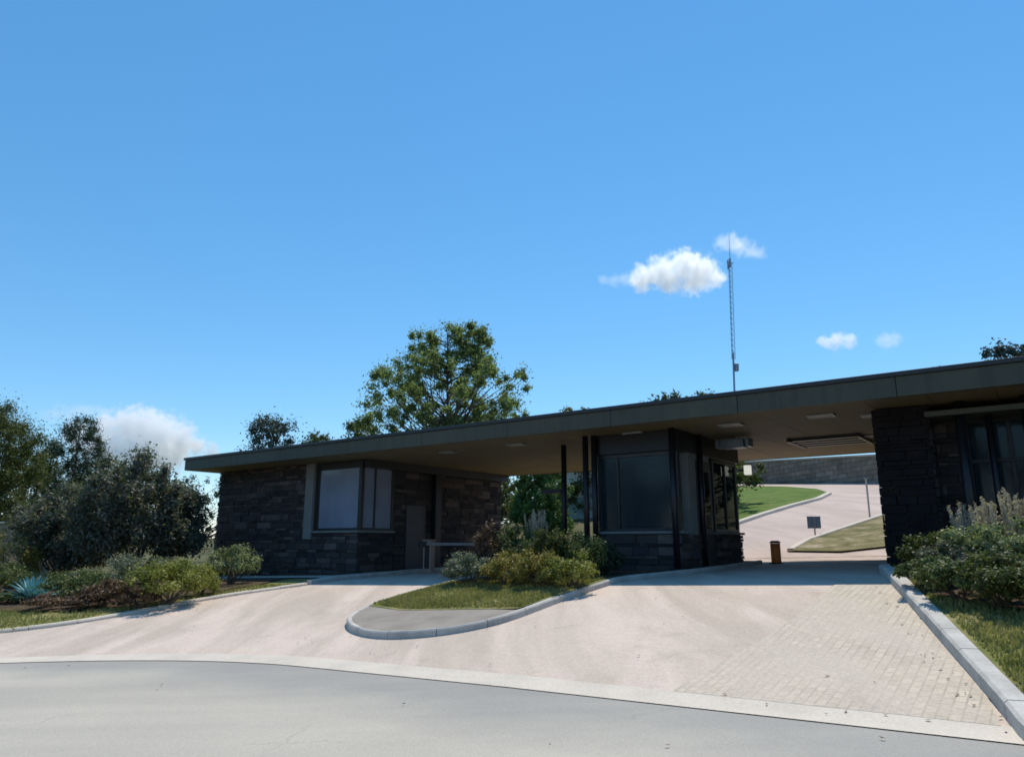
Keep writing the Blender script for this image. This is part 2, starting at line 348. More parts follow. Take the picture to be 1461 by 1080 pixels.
# ---------------------------------------------------------------- terrain sheets
def sheet(name, poly, step, off, mat, matlabel=None, parent=None, height=None):
    """polygon in (u, v), filled with a fine triangulation that follows the terrain"""
    pts = []
    for i, a in enumerate(poly):
        b = poly[(i + 1) % len(poly)]; d = math.hypot(b[0] - a[0], b[1] - a[1]); k = max(1, int(d / step))
        for q in range(k): pts.append(Vector((a[0] + (b[0] - a[0]) * q / k, a[1] + (b[1] - a[1]) * q / k)))
    nb = len(pts); edges = [(i, (i + 1) % nb) for i in range(nb)]
    us = [p[0] for p in pts]; vs = [p[1] for p in pts]
    g = []
    P = np.array([(p[0], p[1]) for p in pts])
    xs = np.arange(min(us) + step / 2, max(us), step); ys = np.arange(min(vs) + step / 2, max(vs), step)
    gx, gy = np.meshgrid(xs, ys); gx = gx.ravel(); gy = gy.ravel(); ins = np.zeros(len(gx), bool)
    for i in range(nb):
        x1, y1 = P[i]; x2, y2 = P[(i + 1) % nb]
        if y1 == y2: continue
        c = ((y1 > gy) != (y2 > gy)) & (gx < (x2 - x1) * (gy - y1) / (y2 - y1) + x1); ins ^= c
    gx = gx[ins]; gy = gy[ins]
    pts += [Vector((a, b)) for a, b in zip(gx, gy)]
    r = geometry.delaunay_2d_cdt(pts, edges, [list(range(nb))], 1, 1e-5)
    hv = height or (lambda u, v: huv(u, v))
    verts = [(*xy(p[0], p[1]), hv(p[0], p[1]) + off) for p in r[0]]
    m = bpy.data.meshes.new(name); m.from_pydata(verts, [], r[2]); m.materials.append(mat)
    if name == 'road':
        at = m.attributes.new('kerb_distance', 'FLOAT', 'POINT'); at.data.foreach_set('value', [ev(p[0]) - p[1] for p in r[0]])
    m.polygons.foreach_set('use_smooth', [True] * len(m.polygons)); m.update()
    if len(m.polygons) and m.polygons[0].normal.z < 0: m.flip_normals()
    o = bpy.data.objects.new(name, m); COL.objects.link(o)
    return o
def ground():
    a = [0]; s = .8
    while a[-1] < 5000: a.append(a[-1] + s); s *= 1.045 if a[-1] > 30 else 1.0
    ax = np.array([-x for x in a[:0:-1]] + a)
    us = ax - 10; vs = ax + 15
    verts = []
    for v in vs:
        for u in us:
            z = huv(u, v); n_ = 0
            if v > 30 or u < -30: n_ = .25 * noise.noise(Vector((u * .06, v * .06, 0)))
            d = math.hypot(u, v)
            verts.append((*xy(u, v), z - .06 + n_ * 0 - (0.00 if d < 300 else (d - 300) * .004)))
    n = len(us); faces = [(j * n + i, j * n + i + 1, (j + 1) * n + i + 1, (j + 1) * n + i) for j in range(len(vs) - 1) for i in range(n - 1)]
    m = bpy.data.meshes.new('ground'); m.from_pydata(verts, [], faces); m.materials.append(M['hill'])
    m.polygons.foreach_set('use_smooth', [True] * len(faces)); m.update()
    o = bpy.data.objects.new('ground', m); COL.objects.link(o); tag(o, kind='structure')
ground()
curve = [(u, edge(u)) for u in np.arange(-30, -9.9, .5)] + [(-6, 8.0), (0, 7.75), (6, 7.6), (60, 7.6)]
def ev(u):
    for (a, b), (c, d) in zip(curve, curve[1:]):
        if a <= u <= c: return b + (d - b) * (u - a) / (c - a)
    return edge(u) if u < -30 else 7.6
far = [(60, -14), (-60, -60), (-60, edge(-60))]
tag(sheet('road', [(p[0], p[1]) for p in curve] + [(60, -40), (-60, -60), (-60, edge(-60))], .8, 0, M['asphalt']), kind='structure')
gw = .5
gut = [(u, v) for u, v in curve if u < 10] + [(10, 7.6)]
tag(sheet('gutter', gut + [(u, v + gw) for u, v in gut[::-1]], .25, .010, M['gutter']), kind='structure')
tag(sheet('driveway', [(u, v + gw - .02) for u, v in curve if -26 <= u < 1] + [(1.0, 7.7 + gw), (-2.2, 15), (-3.2, 18.6), (-3.25, 27.5), (-20.45, 27.5), (-20.45, 18), (-26, 12)], .3, 0, M['drive']), kind='structure')
_k = [Guv(1480, 1072), Guv(1432, 1017), Guv(1385, 962), Guv(1340, 910), Guv(1300, 864), Guv(1273, 833)]
KR = _k + [(-3.42, 18.35)]
tag(sheet('paver_strip', [(-3.9, ev(-3.9) + gw), (-1.5, ev(-1.5) + gw), (_k[1][0], ev(-.3) + gw)] + [(p[0] + .06, p[1]) for p in _k[2:]] + [(-3.1, 16.4), (-3.55, 16.4), (-3.5, 12.)], .25, .012, M['strip']), kind='structure')

def sweep(name, path, w, hgt, mat, off=0, seg=.9, gap=.012, rnd=random.Random(3)):
    """kerb stones laid end to end; path in (u, v) is the centre line"""
    P = [Vector(xy(*p)) for p in path]; L_ = [0]
    for a, b in zip(P, P[1:]): L_.append(L_[-1] + (b - a).length)
    def pt(s):
        s = min(max(s, 0), L_[-1])
        for i in range(len(P) - 1):
            if s <= L_[i + 1] + 1e-9:
                t = (s - L_[i]) / max(1e-9, L_[i + 1] - L_[i]); return P[i].lerp(P[i + 1], t)
        return P[-1]
    mb = MB(); s = 0; c = min(.03, w * .2)
    while s < L_[-1] - .05:
        e = min(s + seg, L_[-1]); st = [s + gap / 2 + (e - s - gap) * k / 4 for k in range(5)]; vs = []; dz = rnd.uniform(-.006, .006)
        for q in st:
            p = pt(q); t = (pt(q + .05) - pt(q - .05)).normalized(); nn = Vector((-t.y, t.x)); z = h(p.x, p.y) + off + dz
            for a, b in ((-w / 2, -.12), (-w / 2 + c * .5, hgt - c), (-w / 2 + c * 1.3, hgt), (w / 2 - c, hgt), (w / 2, hgt - c), (w / 2, -.12)):
                r_ = p + nn * a; vs.append((r_.x, r_.y, z + b))
        fs = []
        for k in range(4):
            for j in range(6): fs.append((k * 6 + j, k * 6 + (j + 1) % 6, (k + 1) * 6 + (j + 1) % 6, (k + 1) * 6 + j))
        fs += [(5, 4, 3, 2, 1, 0), tuple(24 + j for j in range(6))]
        fs = [q[::-1] for q in fs]
        mb.add(vs, fs); s = e
    o = mb.build(name, mat); tag(o, kind='structure'); return o
def arc(cx, cy, r, a0, a1, n): return [(cx + r * math.cos(R(a0 + (a1 - a0) * i / n)), cy + r * math.sin(R(a0 + (a1 - a0) * i / n))) for i in range(n + 1)]
sweep('kerb', [(p[0] + .1, p[1]) for p in KR], .24, .17, M['kerb'])
# median island
MEDL, MEDR = -12.55, -8.3
nose = [(MEDL, 12.6)] + [(-12.35, 11.5), (-12.0, 10.75), (-11.5, 10.3), (-10.9, 10.0), (-10.2, 9.85), (-9.6, 9.95), (-9.0, 10.3), (-8.6, 10.8), (-8.38, 11.4)]
def smooth_path(p, it=2):
    for _ in range(it):
        q = [p[0]]
        for a, b in zip(p, p[1:]):
            q += [(a[0] * .75 + b[0] * .25, a[1] * .75 + b[1] * .25), (a[0] * .25 + b[0] * .75, a[1] * .25 + b[1] * .75)]
        p = q + [p[-1]]
    return p
med = smooth_path([(MEDL, 26.4), (MEDL, 18)] + nose + [(MEDR, 13), (-8.15, 15.2), (-7.95, 17.4), (-7.8, 18.3), (-7.8, 23.7)])
sweep('kerb', med, .14, .12, M['kerb'])
tag(sheet('median_bed', med, .3, .105, M['soil']), kind='structure')
tag(sheet('median_turf', [(-12.5, 12.3), (-12.3, 11.55), (-11.2, 11.35), (-8.5, 11.75), (-8.3, 13.0), (-8.2, 14.9), (-9.2, 14.3), (-12.5, 14.3)], .3, .125, M['grass']), kind='structure')
nz = [p for p in med if p[1] < 11.9]
tag(sheet('median_apron', nz, .3, .118, M['nose']), kind='structure')
# left verge
LK = smooth_path([(-34, 3.5), (-24, 3.2), (-19.2, 5.6), (-18.0, 7.6), (-17.95, 9.5), (-18.25, 11.8), (-18.0, 14.4)])
sweep('kerb', LK, .22, .07, M['gutter'])
tag(sheet('left_lawn', LK + [(-18.4, 15.4), (-19.1, 18.6), (-80, 18.6), (-80, 3.5)], .5, .055, M['grass']), kind='structure')
sweep('kerb', [(-18.0, 14.5), (-18.6, 16.4), (-19.2, 18.6), (-19.6, 21), (-19.7, 27)], .18, .13, M['kerb'])
tag(sheet('left_walk', [(-18.1, 14.5), (-18.7, 16.4), (-19.3, 18.6), (-19.7, 21), (-19.8, 27), (-20.45, 27), (-20.45, 17.4), (-29, 17.4), (-29, 16.2), (-19.5, 16.2)], .4, .09, M['walk']), kind='structure')
tag(sheet('left_bed', [(-40, 7.9), (-21.5, 7.9), (-19.4, 8.6), (-18.7, 10), (-18.9, 12), (-19.6, 14.2), (-21, 16.1), (-40, 16.1)], .5, .085, M['soil']), kind='structure')
# right verge
tag(sheet('right_lawn', [(p[0] + .2, p[1]) for p in KR] + [(-3.2, 18.5), (40, 18.5), (40, 7.2), (2, 7.2)], .5, .14, M['grass']), kind='structure')
tag(sheet('right_bed', [(-1.9, 13.2), (-2.7, 16.0), (-3.1, 18.4), (14, 18.4), (14, 11.4), (3, 11.2), (-.2, 11.8)], .4, .165, M['soil']), kind='structure')

# ---------------------------------------------------------------- beyond the gate
def P(*pts): return [Guv(*p) for p in pts]
tag(sheet('inner_drive', P((1030, 800.5), (1290, 800.5), (1300, 770), (1275, 735), (1300, 689), (1230, 688), (1120, 691), (1030, 691), (1000, 740), (980, 790)), 1.2, .0, M['inner']), kind='structure')
tag(sheet('inner_lawn', P((1020, 695), (1120, 695.5), (1165, 699), (1183, 705), (1170, 712), (1130, 722), (1055, 746), (1000, 765)), 1.2, .1, M['lawn']), kind='structure')
tag(sheet('inner_verge', P((1124, 788), (1150, 772), (1195, 757), (1262, 735), (1300, 735), (1300, 778), (1200, 789)), .8, .07, M['verge']), kind='structure')

# ---------------------------------------------------------------- foliage generators
def leaves(name, C_, S_, n, size, mat, parent, rnd, up=.25, outward=None, aspect=.55, jitter=1.0):
    """n leaves scattered around the clump centres C_ (k,3) with spreads S_ (k,3)"""
    g = np.random.default_rng(rnd)
    k = g.integers(0, len(C_), n)
    d = g.normal(size=(n, 3)); d /= np.linalg.norm(d, axis=1)[:, None]; r = np.minimum(np.abs(g.normal(size=n)) * .5 + .15, 1.2)
    p = C_[k] + d * r[:, None] * S_[k]
    nrm = d * .8 + g.normal(size=(n, 3)) * .6 * jitter; nrm[:, 2] += up; nrm /= np.linalg.norm(nrm, axis=1)[:, None]
    a = np.cross(nrm, g.normal(size=(n, 3))); a /= np.linalg.norm(a, axis=1)[:, None]; b = np.cross(nrm, a)
    s = size * (.6 + .8 * g.random(n)); L1 = (a * s[:, None]); L2 = b * (s * aspect)[:, None] * .5
    v = np.empty((n, 4, 3)); v[:, 0] = p - L1 * .5; v[:, 1] = p + L2 + nrm * (s * .06)[:, None]; v[:, 2] = p + L1 * .5; v[:, 3] = p - L2 + nrm * (s * .06)[:, None]
    m = bpy.data.meshes.new(name); m.vertices.add(n * 4); m.vertices.foreach_set('co', v.ravel())
    m.loops.add(n * 4); m.loops.foreach_set('vertex_index', np.arange(n * 4)); m.polygons.add(n)
    m.polygons.foreach_set('loop_start', np.arange(n) * 4); m.polygons.foreach_set('loop_total', np.full(n, 4))
    m.materials.append(mat); m.update(); m.validate()
    o = bpy.data.objects.new(name, m); COL.objects.link(o); o.parent = parent
    return o
def limb(mb, a, b, r0, r1, rnd, wob=.08, n=5):
    a = Vector(a); b = Vector(b); d = (b - a); pts = []
    for i in range(n + 1):
        t = i / n; o = Vector((rnd.uniform(-1, 1), rnd.uniform(-1, 1), rnd.uniform(-.5, .5))) * d.length * wob * math.sin(math.pi * t)
        pts.append(a.lerp(b, t) + o)
    mb.tube(pts, [r0 + (r1 - r0) * i / n for i in range(n + 1)], 6)
def shrub(name, u, v, rx, ry, hz, n, size, mat, label, cat, group=None, seed=1, clumps=26, off=.1, spread=.3, low=.15, twig='foliage', flat=0):
    x, y = xy(u, v); z = huv(u, v) + off
    root = empty(name, (x, y, z), random.Random(seed).uniform(-.5, .5)); tag(root, label, cat, group)
    rd = random.Random(seed); C_ = []; S_ = []
    for i in range(clumps):
        t = rd.uniform(0, 2 * math.pi); e = rd.uniform(-.15, 1) ** 1 if rd.random() < .8 else rd.uniform(0, .6)
        e = max(e, -.1); rr = rd.uniform(.55, .95); ce = math.sqrt(max(0, 1 - e * e))
        zz = hz * (low + (.95 - low) * (.35 + .65 * e) * (rr + flat * (1 - rr)))
        C_.append((rx * rr * ce * math.cos(t), ry * rr * ce * math.sin(t), max(zz, hz * .12))); q = rd.uniform(.7, 1.3)
        S_.append((rx * spread * q, ry * spread * q, hz * spread * .55 * q))
    leaves('foliage', np.array(C_), np.array(S_), n, size, mat, root, seed)
    mb = MB()
    for i in range(min(10, clumps)): limb(mb, (rd.uniform(-.05, .05), rd.uniform(-.05, .05), -.05), Vector(C_[i]) * .92, .018 * hz + .006, .006, rd)
    mb.build('stem', M['bark'], root)
    return root
def tree(name, px, pyb, v, profile, n, size, mat, label, cat, seed=1, group=None, uvpos=None, clumps=60, trunk_r=.2, spread=.09, lean=0, leaders=None, aspect=.55):
    """profile: list of (height fraction, radius m) of the crown"""
    u, v_ = uvpos; x, y = xy(u, v_); z = huv(u, v_)
    root = empty(name, (x, y, z - .1)); tag(root, label, cat, group); rd = random.Random(seed)
    H = profile[-1][0]; C_ = []; S_ = []
    def rad(t):
        for (a, b), (c, d) in zip(profile, profile[1:]):
            if a <= t <= c: return b + (d - b) * (t - a) / (c - a)
        return 0
    mb = MB(); tp = [(lean * (i / 8) * H + rd.uniform(-.1, .1) * (i > 0), rd.uniform(-.1, .1) * (i > 0), H * .93 * i / 8) for i in range(9)]
    mb.tube(tp, [trunk_r * (1 - .88 * i / 8) for i in range(9)], 8)
    clumps = int(clumps * 1.8); rmx = max(q[1] for q in profile)
    while len(C_) < clumps:
        t = rd.uniform(profile[0][0], H * .95)
        if rd.random() > .25 + rad(t) / rmx: continue
        dx = 0
        if leaders and t > .74 * H:
            dx, lim, kk = rd.choice(leaders)
            if t > lim * H: continue
        r = rad(t) * math.sqrt(rd.uniform(.05, 1)) * (kk if dx else 1); a = rd.uniform(0, 2 * math.pi)
        c = Vector((lean * t + dx + r * math.cos(a), r * math.sin(a), t)); C_.append(c[:]); q = rd.uniform(.5, 1.5) * spread * H * .85
        q = min(q, max(rad(t) * .9, .25)); S_.append((q * rd.uniform(.7, 1.3), q * rd.uniform(.7, 1.3), max(q * rd.uniform(.7, 1.2), spread * H * .45)))
        f = max(.08, min(.9, (t - r * .8) / H)); k = f * 8 / .93; k = min(k, 7.99); i0 = int(k); base = Vector(tp[i0]).lerp(Vector(tp[i0 + 1]), k - i0)
        limb(mb, base, c, trunk_r * .32 * (1 - f) + .02, .015, rd, .07)
    mb.build('trunk', M['bark'], root, smooth=True)
    leaves('crown', np.array(C_), np.array(S_), n, size, mat, root, seed, aspect=aspect)
    return root
def blades(name, root, n, rad, hgt, wd, mat, seed, spread=.5, droop=.5, rx=None, ry=None):
    """arching grass blades growing from a tuft"""
    g = random.Random(seed); mb = MB()
    for i in range(n):
        a = g.uniform(0, 2 * math.pi); r = rad * math.sqrt(g.random()); bx, by = r * math.cos(a), r * math.sin(a)
        a += g.uniform(-.6, .6); l = hgt * g.uniform(.6, 1.1); sp = spread * g.uniform(.2, 1); w_ = wd * g.uniform(.6, 1.2)
        px_, py_ = -math.sin(a) * w_ / 2, math.cos(a) * w_ / 2; vs = []
        for t in (0, .4, .75, 1):
            q = sp * l * (t ** 1.6); zz = l * (t - droop * sp * t * t * .6); k = 1 - t ** 2 * .95
            cx, cy = bx + math.cos(a) * q, by + math.sin(a) * q
            vs += [(cx - px_ * k, cy - py_ * k, zz), (cx + px_ * k, cy + py_ * k, zz)]
        mb.add(vs, [(0, 1, 3, 2), (2, 3, 5, 4), (4, 5, 7, 6)])
    return mb.build(name, mat, root)
def ornamental(u, v, hgt, rad, label, seed, group, plume=True, off=.1, mat=None):
    x, y = xy(u, v); root = empty('ornamental_grass', (x, y, huv(u, v) + off)); tag(root, label, 'ornamental grass', group)
    blades('blades', root, 260, rad * .4, hgt * .8, .014, mat or L['straw'], seed, .8, .9)
    if plume:
        g = random.Random(seed + 5); C_ = []; S_ = []; mb = MB()
        for i in range(26):
            a = g.uniform(0, 6.28); q = g.uniform(.1, .9) * rad; l = hgt * g.uniform(.8, 1.12)
            p = Vector((q * math.cos(a), q * math.sin(a), l)); limb(mb, (p.x * .2, p.y * .2, 0), p, .006, .004, g, .03)
            for k in range(4): C_.append((p.x * (1 - .04 * k), p.y * (1 - .04 * k), p.z + .06 - .08 * k)); S_.append((.035, .035, .07))
        mb.build('stalk', M['cap'], root)
        leaves('plume', np.array(C_), np.array(S_), 2600, .045, L['plume'], root, seed, aspect=.3)
    return root
def turf(name, poly, n, hgt, off, seed, mat):
    """short blades over a lawn polygon in (u, v)"""
    g = np.random.default_rng(seed); A = np.array(poly); lo = A.min(0); hi = A.max(0); pts = []
    mb_v = []; cnt = 0
    Q = lo + (hi - lo) * g.random((n, 2)); ins = np.zeros(n, bool)
    for i in range(len(A)):
        x1, y1 = A[i]; x2, y2 = A[(i + 1) % len(A)]
        if y1 == y2: continue
        ins ^= ((y1 > Q[:, 1]) != (y2 > Q[:, 1])) & (Q[:, 0] < (x2 - x1) * (Q[:, 1] - y1) / (y2 - y1) + x1)
    Q = Q[ins]
    keep = np.array([noise.noise(Vector((q[0] * .9, q[1] * .9, seed))) + .9 * g.random() > .12 for q in Q]); Q = Q[keep]; n = len(Q)
    X = Q[:, 0] * UX + Q[:, 1] * VX; Y = Q[:, 0] * UY + Q[:, 1] * VY; Z = np.array([huv(a, b) for a, b in Q]) + off
    a = g.random(n) * 6.283; l = hgt * (.5 + g.random(n)); wd = .012 + .008 * g.random(n); t = g.random(n) * .7 * l; b = g.random(n) * 6.283
    v = np.empty((n, 3, 3)); v[:, 0] = np.stack([X - np.cos(a) * wd, Y - np.sin(a) * wd, Z], 1); v[:, 1] = np.stack([X + np.cos(a) * wd, Y + np.sin(a) * wd, Z], 1)
    v[:, 2] = np.stack([X + np.cos(b) * t, Y + np.sin(b) * t, Z + l], 1)
    m = bpy.data.meshes.new(name); m.vertices.add(n * 3); m.vertices.foreach_set('co', v.ravel()); m.loops.add(n * 3); m.loops.foreach_set('vertex_index', np.arange(n * 3))
    m.polygons.add(n); m.polygons.foreach_set('loop_start', np.arange(n) * 3); m.polygons.foreach_set('loop_total', np.full(n, 3)); m.materials.append(mat); m.update(); m.validate()
    o = bpy.data.objects.new(name, m); COL.objects.link(o); return o

# ---------------------------------------------------------------- gatehouse
ZS, ZT = 4.60, 5.13            # soffit and roof-top heights
VF, VB = 17.05, 27.5           # front and back edge of the roof
UL, UR = -29.7, 12.0
GB = (-12.0, 22.0, .8)
gate = empty('gatehouse', (*xy(GB[0], GB[1]), GB[2]), ROT)
tag(gate, 'long low stone gatehouse with a flat overhanging roof spanning both entry lanes', 'gatehouse')
class GM(MB):                  # boxes given in (u, v, z) of the site
    def bx(s, u0, u1, v0, v1, z0, z1, mi=0, j=0): s.box(u0 - GB[0], u1 - GB[0], v0 - GB[1], v1 - GB[1], z0 - GB[2], z1 - GB[2], mi, j)
    def pt(s, u, v, z): return (u - GB[0], v - GB[1], z - GB[2])
def gpart(name, mat, fn, parent=gate, label=None, bevel=0, smooth=False):
    b = GM(); fn(b); o = b.build(name, mat, parent, smooth, bevel)
    if label: o['label'] = label
    return o
roof = gpart('roof', M['roof'], lambda b: b.bx(UL + .12, UR - .12, VF + .12, VB - .12, ZS + .06, ZT - .05))
def f_fascia(b):
    u = UL; k = 0
    while u < UR:                                           # sheet-metal fascia panels with fine joints
        e = min(u + 3.4, UR); b.bx(u + .006, e - .006, VF, VF + .1, ZS, ZT - .1); b.bx(u + .006, e - .006, VB - .1, VB, ZS, ZT - .1); u = e
    b.bx(UL, UL + .1, VF + .11, VB - .11, ZS, ZT - .1); b.bx(UR - .1, UR, VF + .11, VB - .11, ZS, ZT - .1)
gpart('fascia', M['fascia'], f_fascia, roof, bevel=.008)
gpart('coping', M['trim'], lambda b: (b.bx(UL - .05, UR + .05, VF - .05, VF + .16, ZT - .097, ZT), b.bx(UL - .05, UR + .05, VB - .16, VB + .05, ZT - .097, ZT), b.bx(UL - .05, UL + .16, VF + .163, VB - .163, ZT - .097, ZT), b.bx(UR - .16, UR + .05, VF + .163, VB - .163, ZT - .097, ZT)), roof, bevel=.01)
def f_soffit(b):
    u = UL + .11; r = random.Random(2)
    while u < UR - .11:
        e = min(u + 1.2, UR - .11); b.bx(u + .005, e - .005, VF + .103, (VF + VB) / 2 - .005, ZS + .012 + r.uniform(0, .006), ZS + .05); b.bx(u + .005, e - .005, (VF + VB) / 2 + .005, VB - .103, ZS + .012 + r.uniform(0, .006), ZS + .05); u = e
gpart('soffit', M['soffit'], f_soffit, roof)
def ceil_light(px, py):
    u, v = soffit(px, py, ZS)
    fr = gpart('ceiling_light', M['palemetal'], lambda b: (b.bx(u - .3, u + .3, v - .17, v - .13, ZS - .03, ZS + .01), b.bx(u - .3, u + .3, v + .13, v + .17, ZS - .03, ZS + .01), b.bx(u - .3, u - .26, v - .127, v + .127, ZS - .03, ZS + .01), b.bx(u + .26, u + .3, v - .127, v + .127, ZS - .03, ZS + .01)), roof)
    gpart('lens', M['lens'], lambda b: b.bx(u - .255, u + .255, v - .125, v + .125, ZS - .015, ZS + .008), roof)
for q in ((640, 645), (737, 634), (1043, 606), (1172, 593), (1238, 622), (1249, 592), (905, 618), (1380, 612)): ceil_light(*q)
def f_vent(b):
    u, v = soffit(1185, 628, ZS)
    for k in range(4): b.bx(u - .9, u + .9, v - .9 + k * .5, v - .9 + k * .5 + .22, ZS - .07, ZS + .008)
    b.bx(u - 1.0, u - .92, v - 1, v + 1, ZS - .09, ZS + .008); b.bx(u + .92, u + 1.0, v - 1, v + 1, ZS - .09, ZS + .008)
gpart('ceiling_vent', M['trim'], f_vent, roof)

rs = random.Random(11)
def stone_face(b, axis, a0, a1, c, out, z0, z1, holes=()):
    """coursed ledge stone on a wall face. axis 'u': face runs in u at v=c; out is the outward sign"""
    z = z0
    while z < z1 - .02:
        hh = min(rs.choice([.07, .09, .12, .15, .20, .24]), z1 - z)
        if z1 - z - hh < .05: hh = z1 - z
        a = a0 - rs.uniform(0, .4)
        while a < a1 - .01:
            l = rs.uniform(.18, .75) * (1 + hh * 1.2); s0 = max(a, a0); s1 = min(a + l, a1); a += l
            if s1 - s0 < .03: continue
            zm = z + hh / 2; skip = False
            for (p, q, r0, r1) in holes:
                if s1 > p and s0 < q and r0 < zm < r1:
                    if s0 < p - .08: s1 = p
                    elif s1 > q + .08: s0 = q
                    else: skip = True
            if skip or s1 - s0 < .03: continue
            t = rs.uniform(.03, .085); j = .006; g = .009
            o0, o1 = (c, c + t * out) if out > 0 else (c + t * out, c)
            if axis == 'u': b.bx(s0 + g, s1 - g, o0, o1, z + g, z + hh - g, 0, j)
            else: b.bx(o0, o1, s0 + g, s1 - g, z + g, z + hh - g, 0, j)
        z += hh
def wall(face, core, label=None):
    w_ = gpart('wall', M['mortar'], core, gate, label); gpart('stone_facing', M['stone'], face, w_); return w_
WV = 18.55
# --- left wing: front, side, back, far end
def core_left(b):
    b.bx(-29.3, -22.95, WV, WV + .3, -.4, ZS); b.bx(-22.95, -20.5, WV, WV + .3, -.4, 2.0)
    b.bx(-20.8, -20.5, WV + .303, 20.3, -.4, 2.0)
    b.bx(-20.8, -20.5, 20.3, 27, -.4, ZS); b.bx(-29.3, -29.0, WV + .303, 27, -.5, ZS); b.bx(-29.0, -20.803, 26.7, 27, -.4, ZS)
def face_left(b):
    stone_face(b, 'u', -29.3, -20.44, WV, -1, -.3, ZS - .02, [(-22.98, -20, 2.0, 9)])
    stone_face(b, 'v', WV, 20.3, -20.5, 1, -.3, 1.98); stone_face(b, 'v', 20.35, 27, -20.5, 1, -.3, ZS - .02, [(20.9, 22.1, 0, 3.1)])
wall(face_left, core_left, 'dark coursed stone wall of the left wing')
gpart('corner_pier', M['plaster'], lambda b: b.bx(-23.42, -22.96, WV - .12, WV - .003, 1.75, ZS - .003), bevel=.01, label='pale grey render strip beside the corner window')
gpart('sill', M['plaster'], lambda b: (b.bx(-22.95, -20.38, WV - .12, WV + .25, 1.98, 2.06), b.bx(-20.75, -20.38, WV + .253, 20.34, 1.98, 2.06)), bevel=.008)
def window_at(name, frames, panes, mat=M['trim'], gl='glass'):
    fr = gpart(name, mat, lambda b: [b.bx(*q) for q in frames], bevel=.006)
    for q in panes: gpart('pane', M[gl], lambda b, q=q: b.bx(*q), fr)
    return fr
zt = 4.32
window_at('corner_window', [
    (-22.95, -20.46, WV + .06, WV + .16, 2.063, 2.15), (-22.95, -20.46, WV + .06, WV + .16, zt, ZS - .005), (-22.95, -22.8, WV + .06, WV + .16, 2.153, zt - .003),
    (-20.62, -20.46, WV + .06, WV + .2, 2.153, zt - .003),
    (-20.58, -20.48, WV + .203, 20.3, 2.063, 2.15), (-20.58, -20.48, WV + .203, 20.3, zt, ZS - .005), (-20.58, -20.48, 20.18, 20.3, 2.153, zt - .003), (-20.58, -20.48, 19.3, 19.36, 2.153, zt - .003)],
    [(-22.797, -20.623, WV + .10, WV + .115, 2.152, zt - .002), (-20.54, -20.525, WV + .204, 19.298, 2.152, zt - .002), (-20.54, -20.525, 19.362, 20.178, 2.152, zt - .002)], gl='film')
gpart('ceiling_beam', M['trim'], lambda b: (b.bx(-20.46, -20.2, 18.7, 27.2, ZS - .28, ZS + .005)))
gpart('door', M['door'], lambda b: b.bx(-20.5, -20.44, 20.95, 22.05, .6, 3.05), bevel=.01, label='dark flush door in the side wall of the left wing')
gpart('pilaster', M['dark'], lambda b: b.bx(-20.44, -20.2, 22.35, 22.7, .2, ZS - .29), bevel=.01)
# --- right wing
def core_right(b):
    b.bx(-3.22, -2.92, WV, 26.9, 0, ZS); b.bx(-2.917, -2.2, WV, WV + .35, 0, ZS); b.bx(-2.2, -1.6, WV + .9, WV + 1.2, 0, ZS)
    b.bx(-1.6, 11.4, WV + .9, WV + 1.2, 0, 1.55); b.bx(5, 11.4, WV + .9, WV + 1.2, 1.55, ZS); b.bx(-2.9, 11.4, 26.6, 26.9, 0, ZS); b.bx(11.1, 11.4, WV + 1.2, 26.597, 0, ZS)
def face_right(b):
    stone_face(b, 'u', -3.22, -2.2, WV, -1, .5, ZS - .02); stone_face(b, 'v', WV, 26.9, -3.22, -1, .5, ZS - .02); stone_face(b, 'v', WV, WV + .88, -2.2, 1, .5, ZS - .02)
    stone_face(b, 'u', -2.2, -1.62, WV + .9, -1, .5, ZS - .02)
    stone_face(b, 'u', -1.6, 11.4, WV + .9, -1, .5, 1.5)
gpart('cladding', M['clad'], lambda b: stone_face(b, 'u', -3.28, -2.16, WV - .09, -1, .5, ZS - .01), label='near-black rough stone pier at the gate end of the right wing')
wall(face_right, core_right, 'dark stone wall of the right wing at the gate opening')
rf = [(-1.6, 5, WV + .93, WV + 1.05, 1.553, 1.65), (-1.6, 5, WV + .93, WV + 1.05, 4.25, ZS - .005), (-1.6, 5, WV + .94, WV + 1.04, 3.35, 3.42)]
rp = []
for k in range(9):
    a = -1.6 + k * .815; rf.append((a, a + .09, WV + .93, WV + 1.06, 1.653, 3.347)); rf.append((a, a + .09, WV + .93, WV + 1.06, 3.423, 4.247))
    if k < 8: rp += [(a + .093, a + .812, WV + .98, WV + .995, 1.652, 3.348), (a + .093, a + .812, WV + .98, WV + .995, 3.422, 4.248)]
window_at('window', rf, rp, mat=M['dark'], gl='smoke')
gpart('column', M['dark'], lambda b: b.tube([b.pt(-1.55, WV - .1, .6), b.pt(-1.55, WV - .1, ZS)], .1, 16), smooth=True)
gpart('column', M['dark'], lambda b: b.tube([b.pt(-.35, WV - .1, .6), b.pt(-.35, WV - .1, ZS)], .1, 16), smooth=True)
for _u in (-1.05, .35, .95):
    gpart('column', M['dark'], lambda b: b.tube([b.pt(_u, WV + .25, .6), b.pt(_u, WV + .25, ZS)], .07, 12), smooth=True)
gpart('entrance_canopy', M['fascia'], lambda b: b.bx(-2.19, 1.2, WV - .3, WV + .88, 4.30, 4.42), bevel=.01)
gpart('inner_wall', M['room'], lambda b: b.bx(-2.9, 11, 23.5, 23.6, .5, ZS))
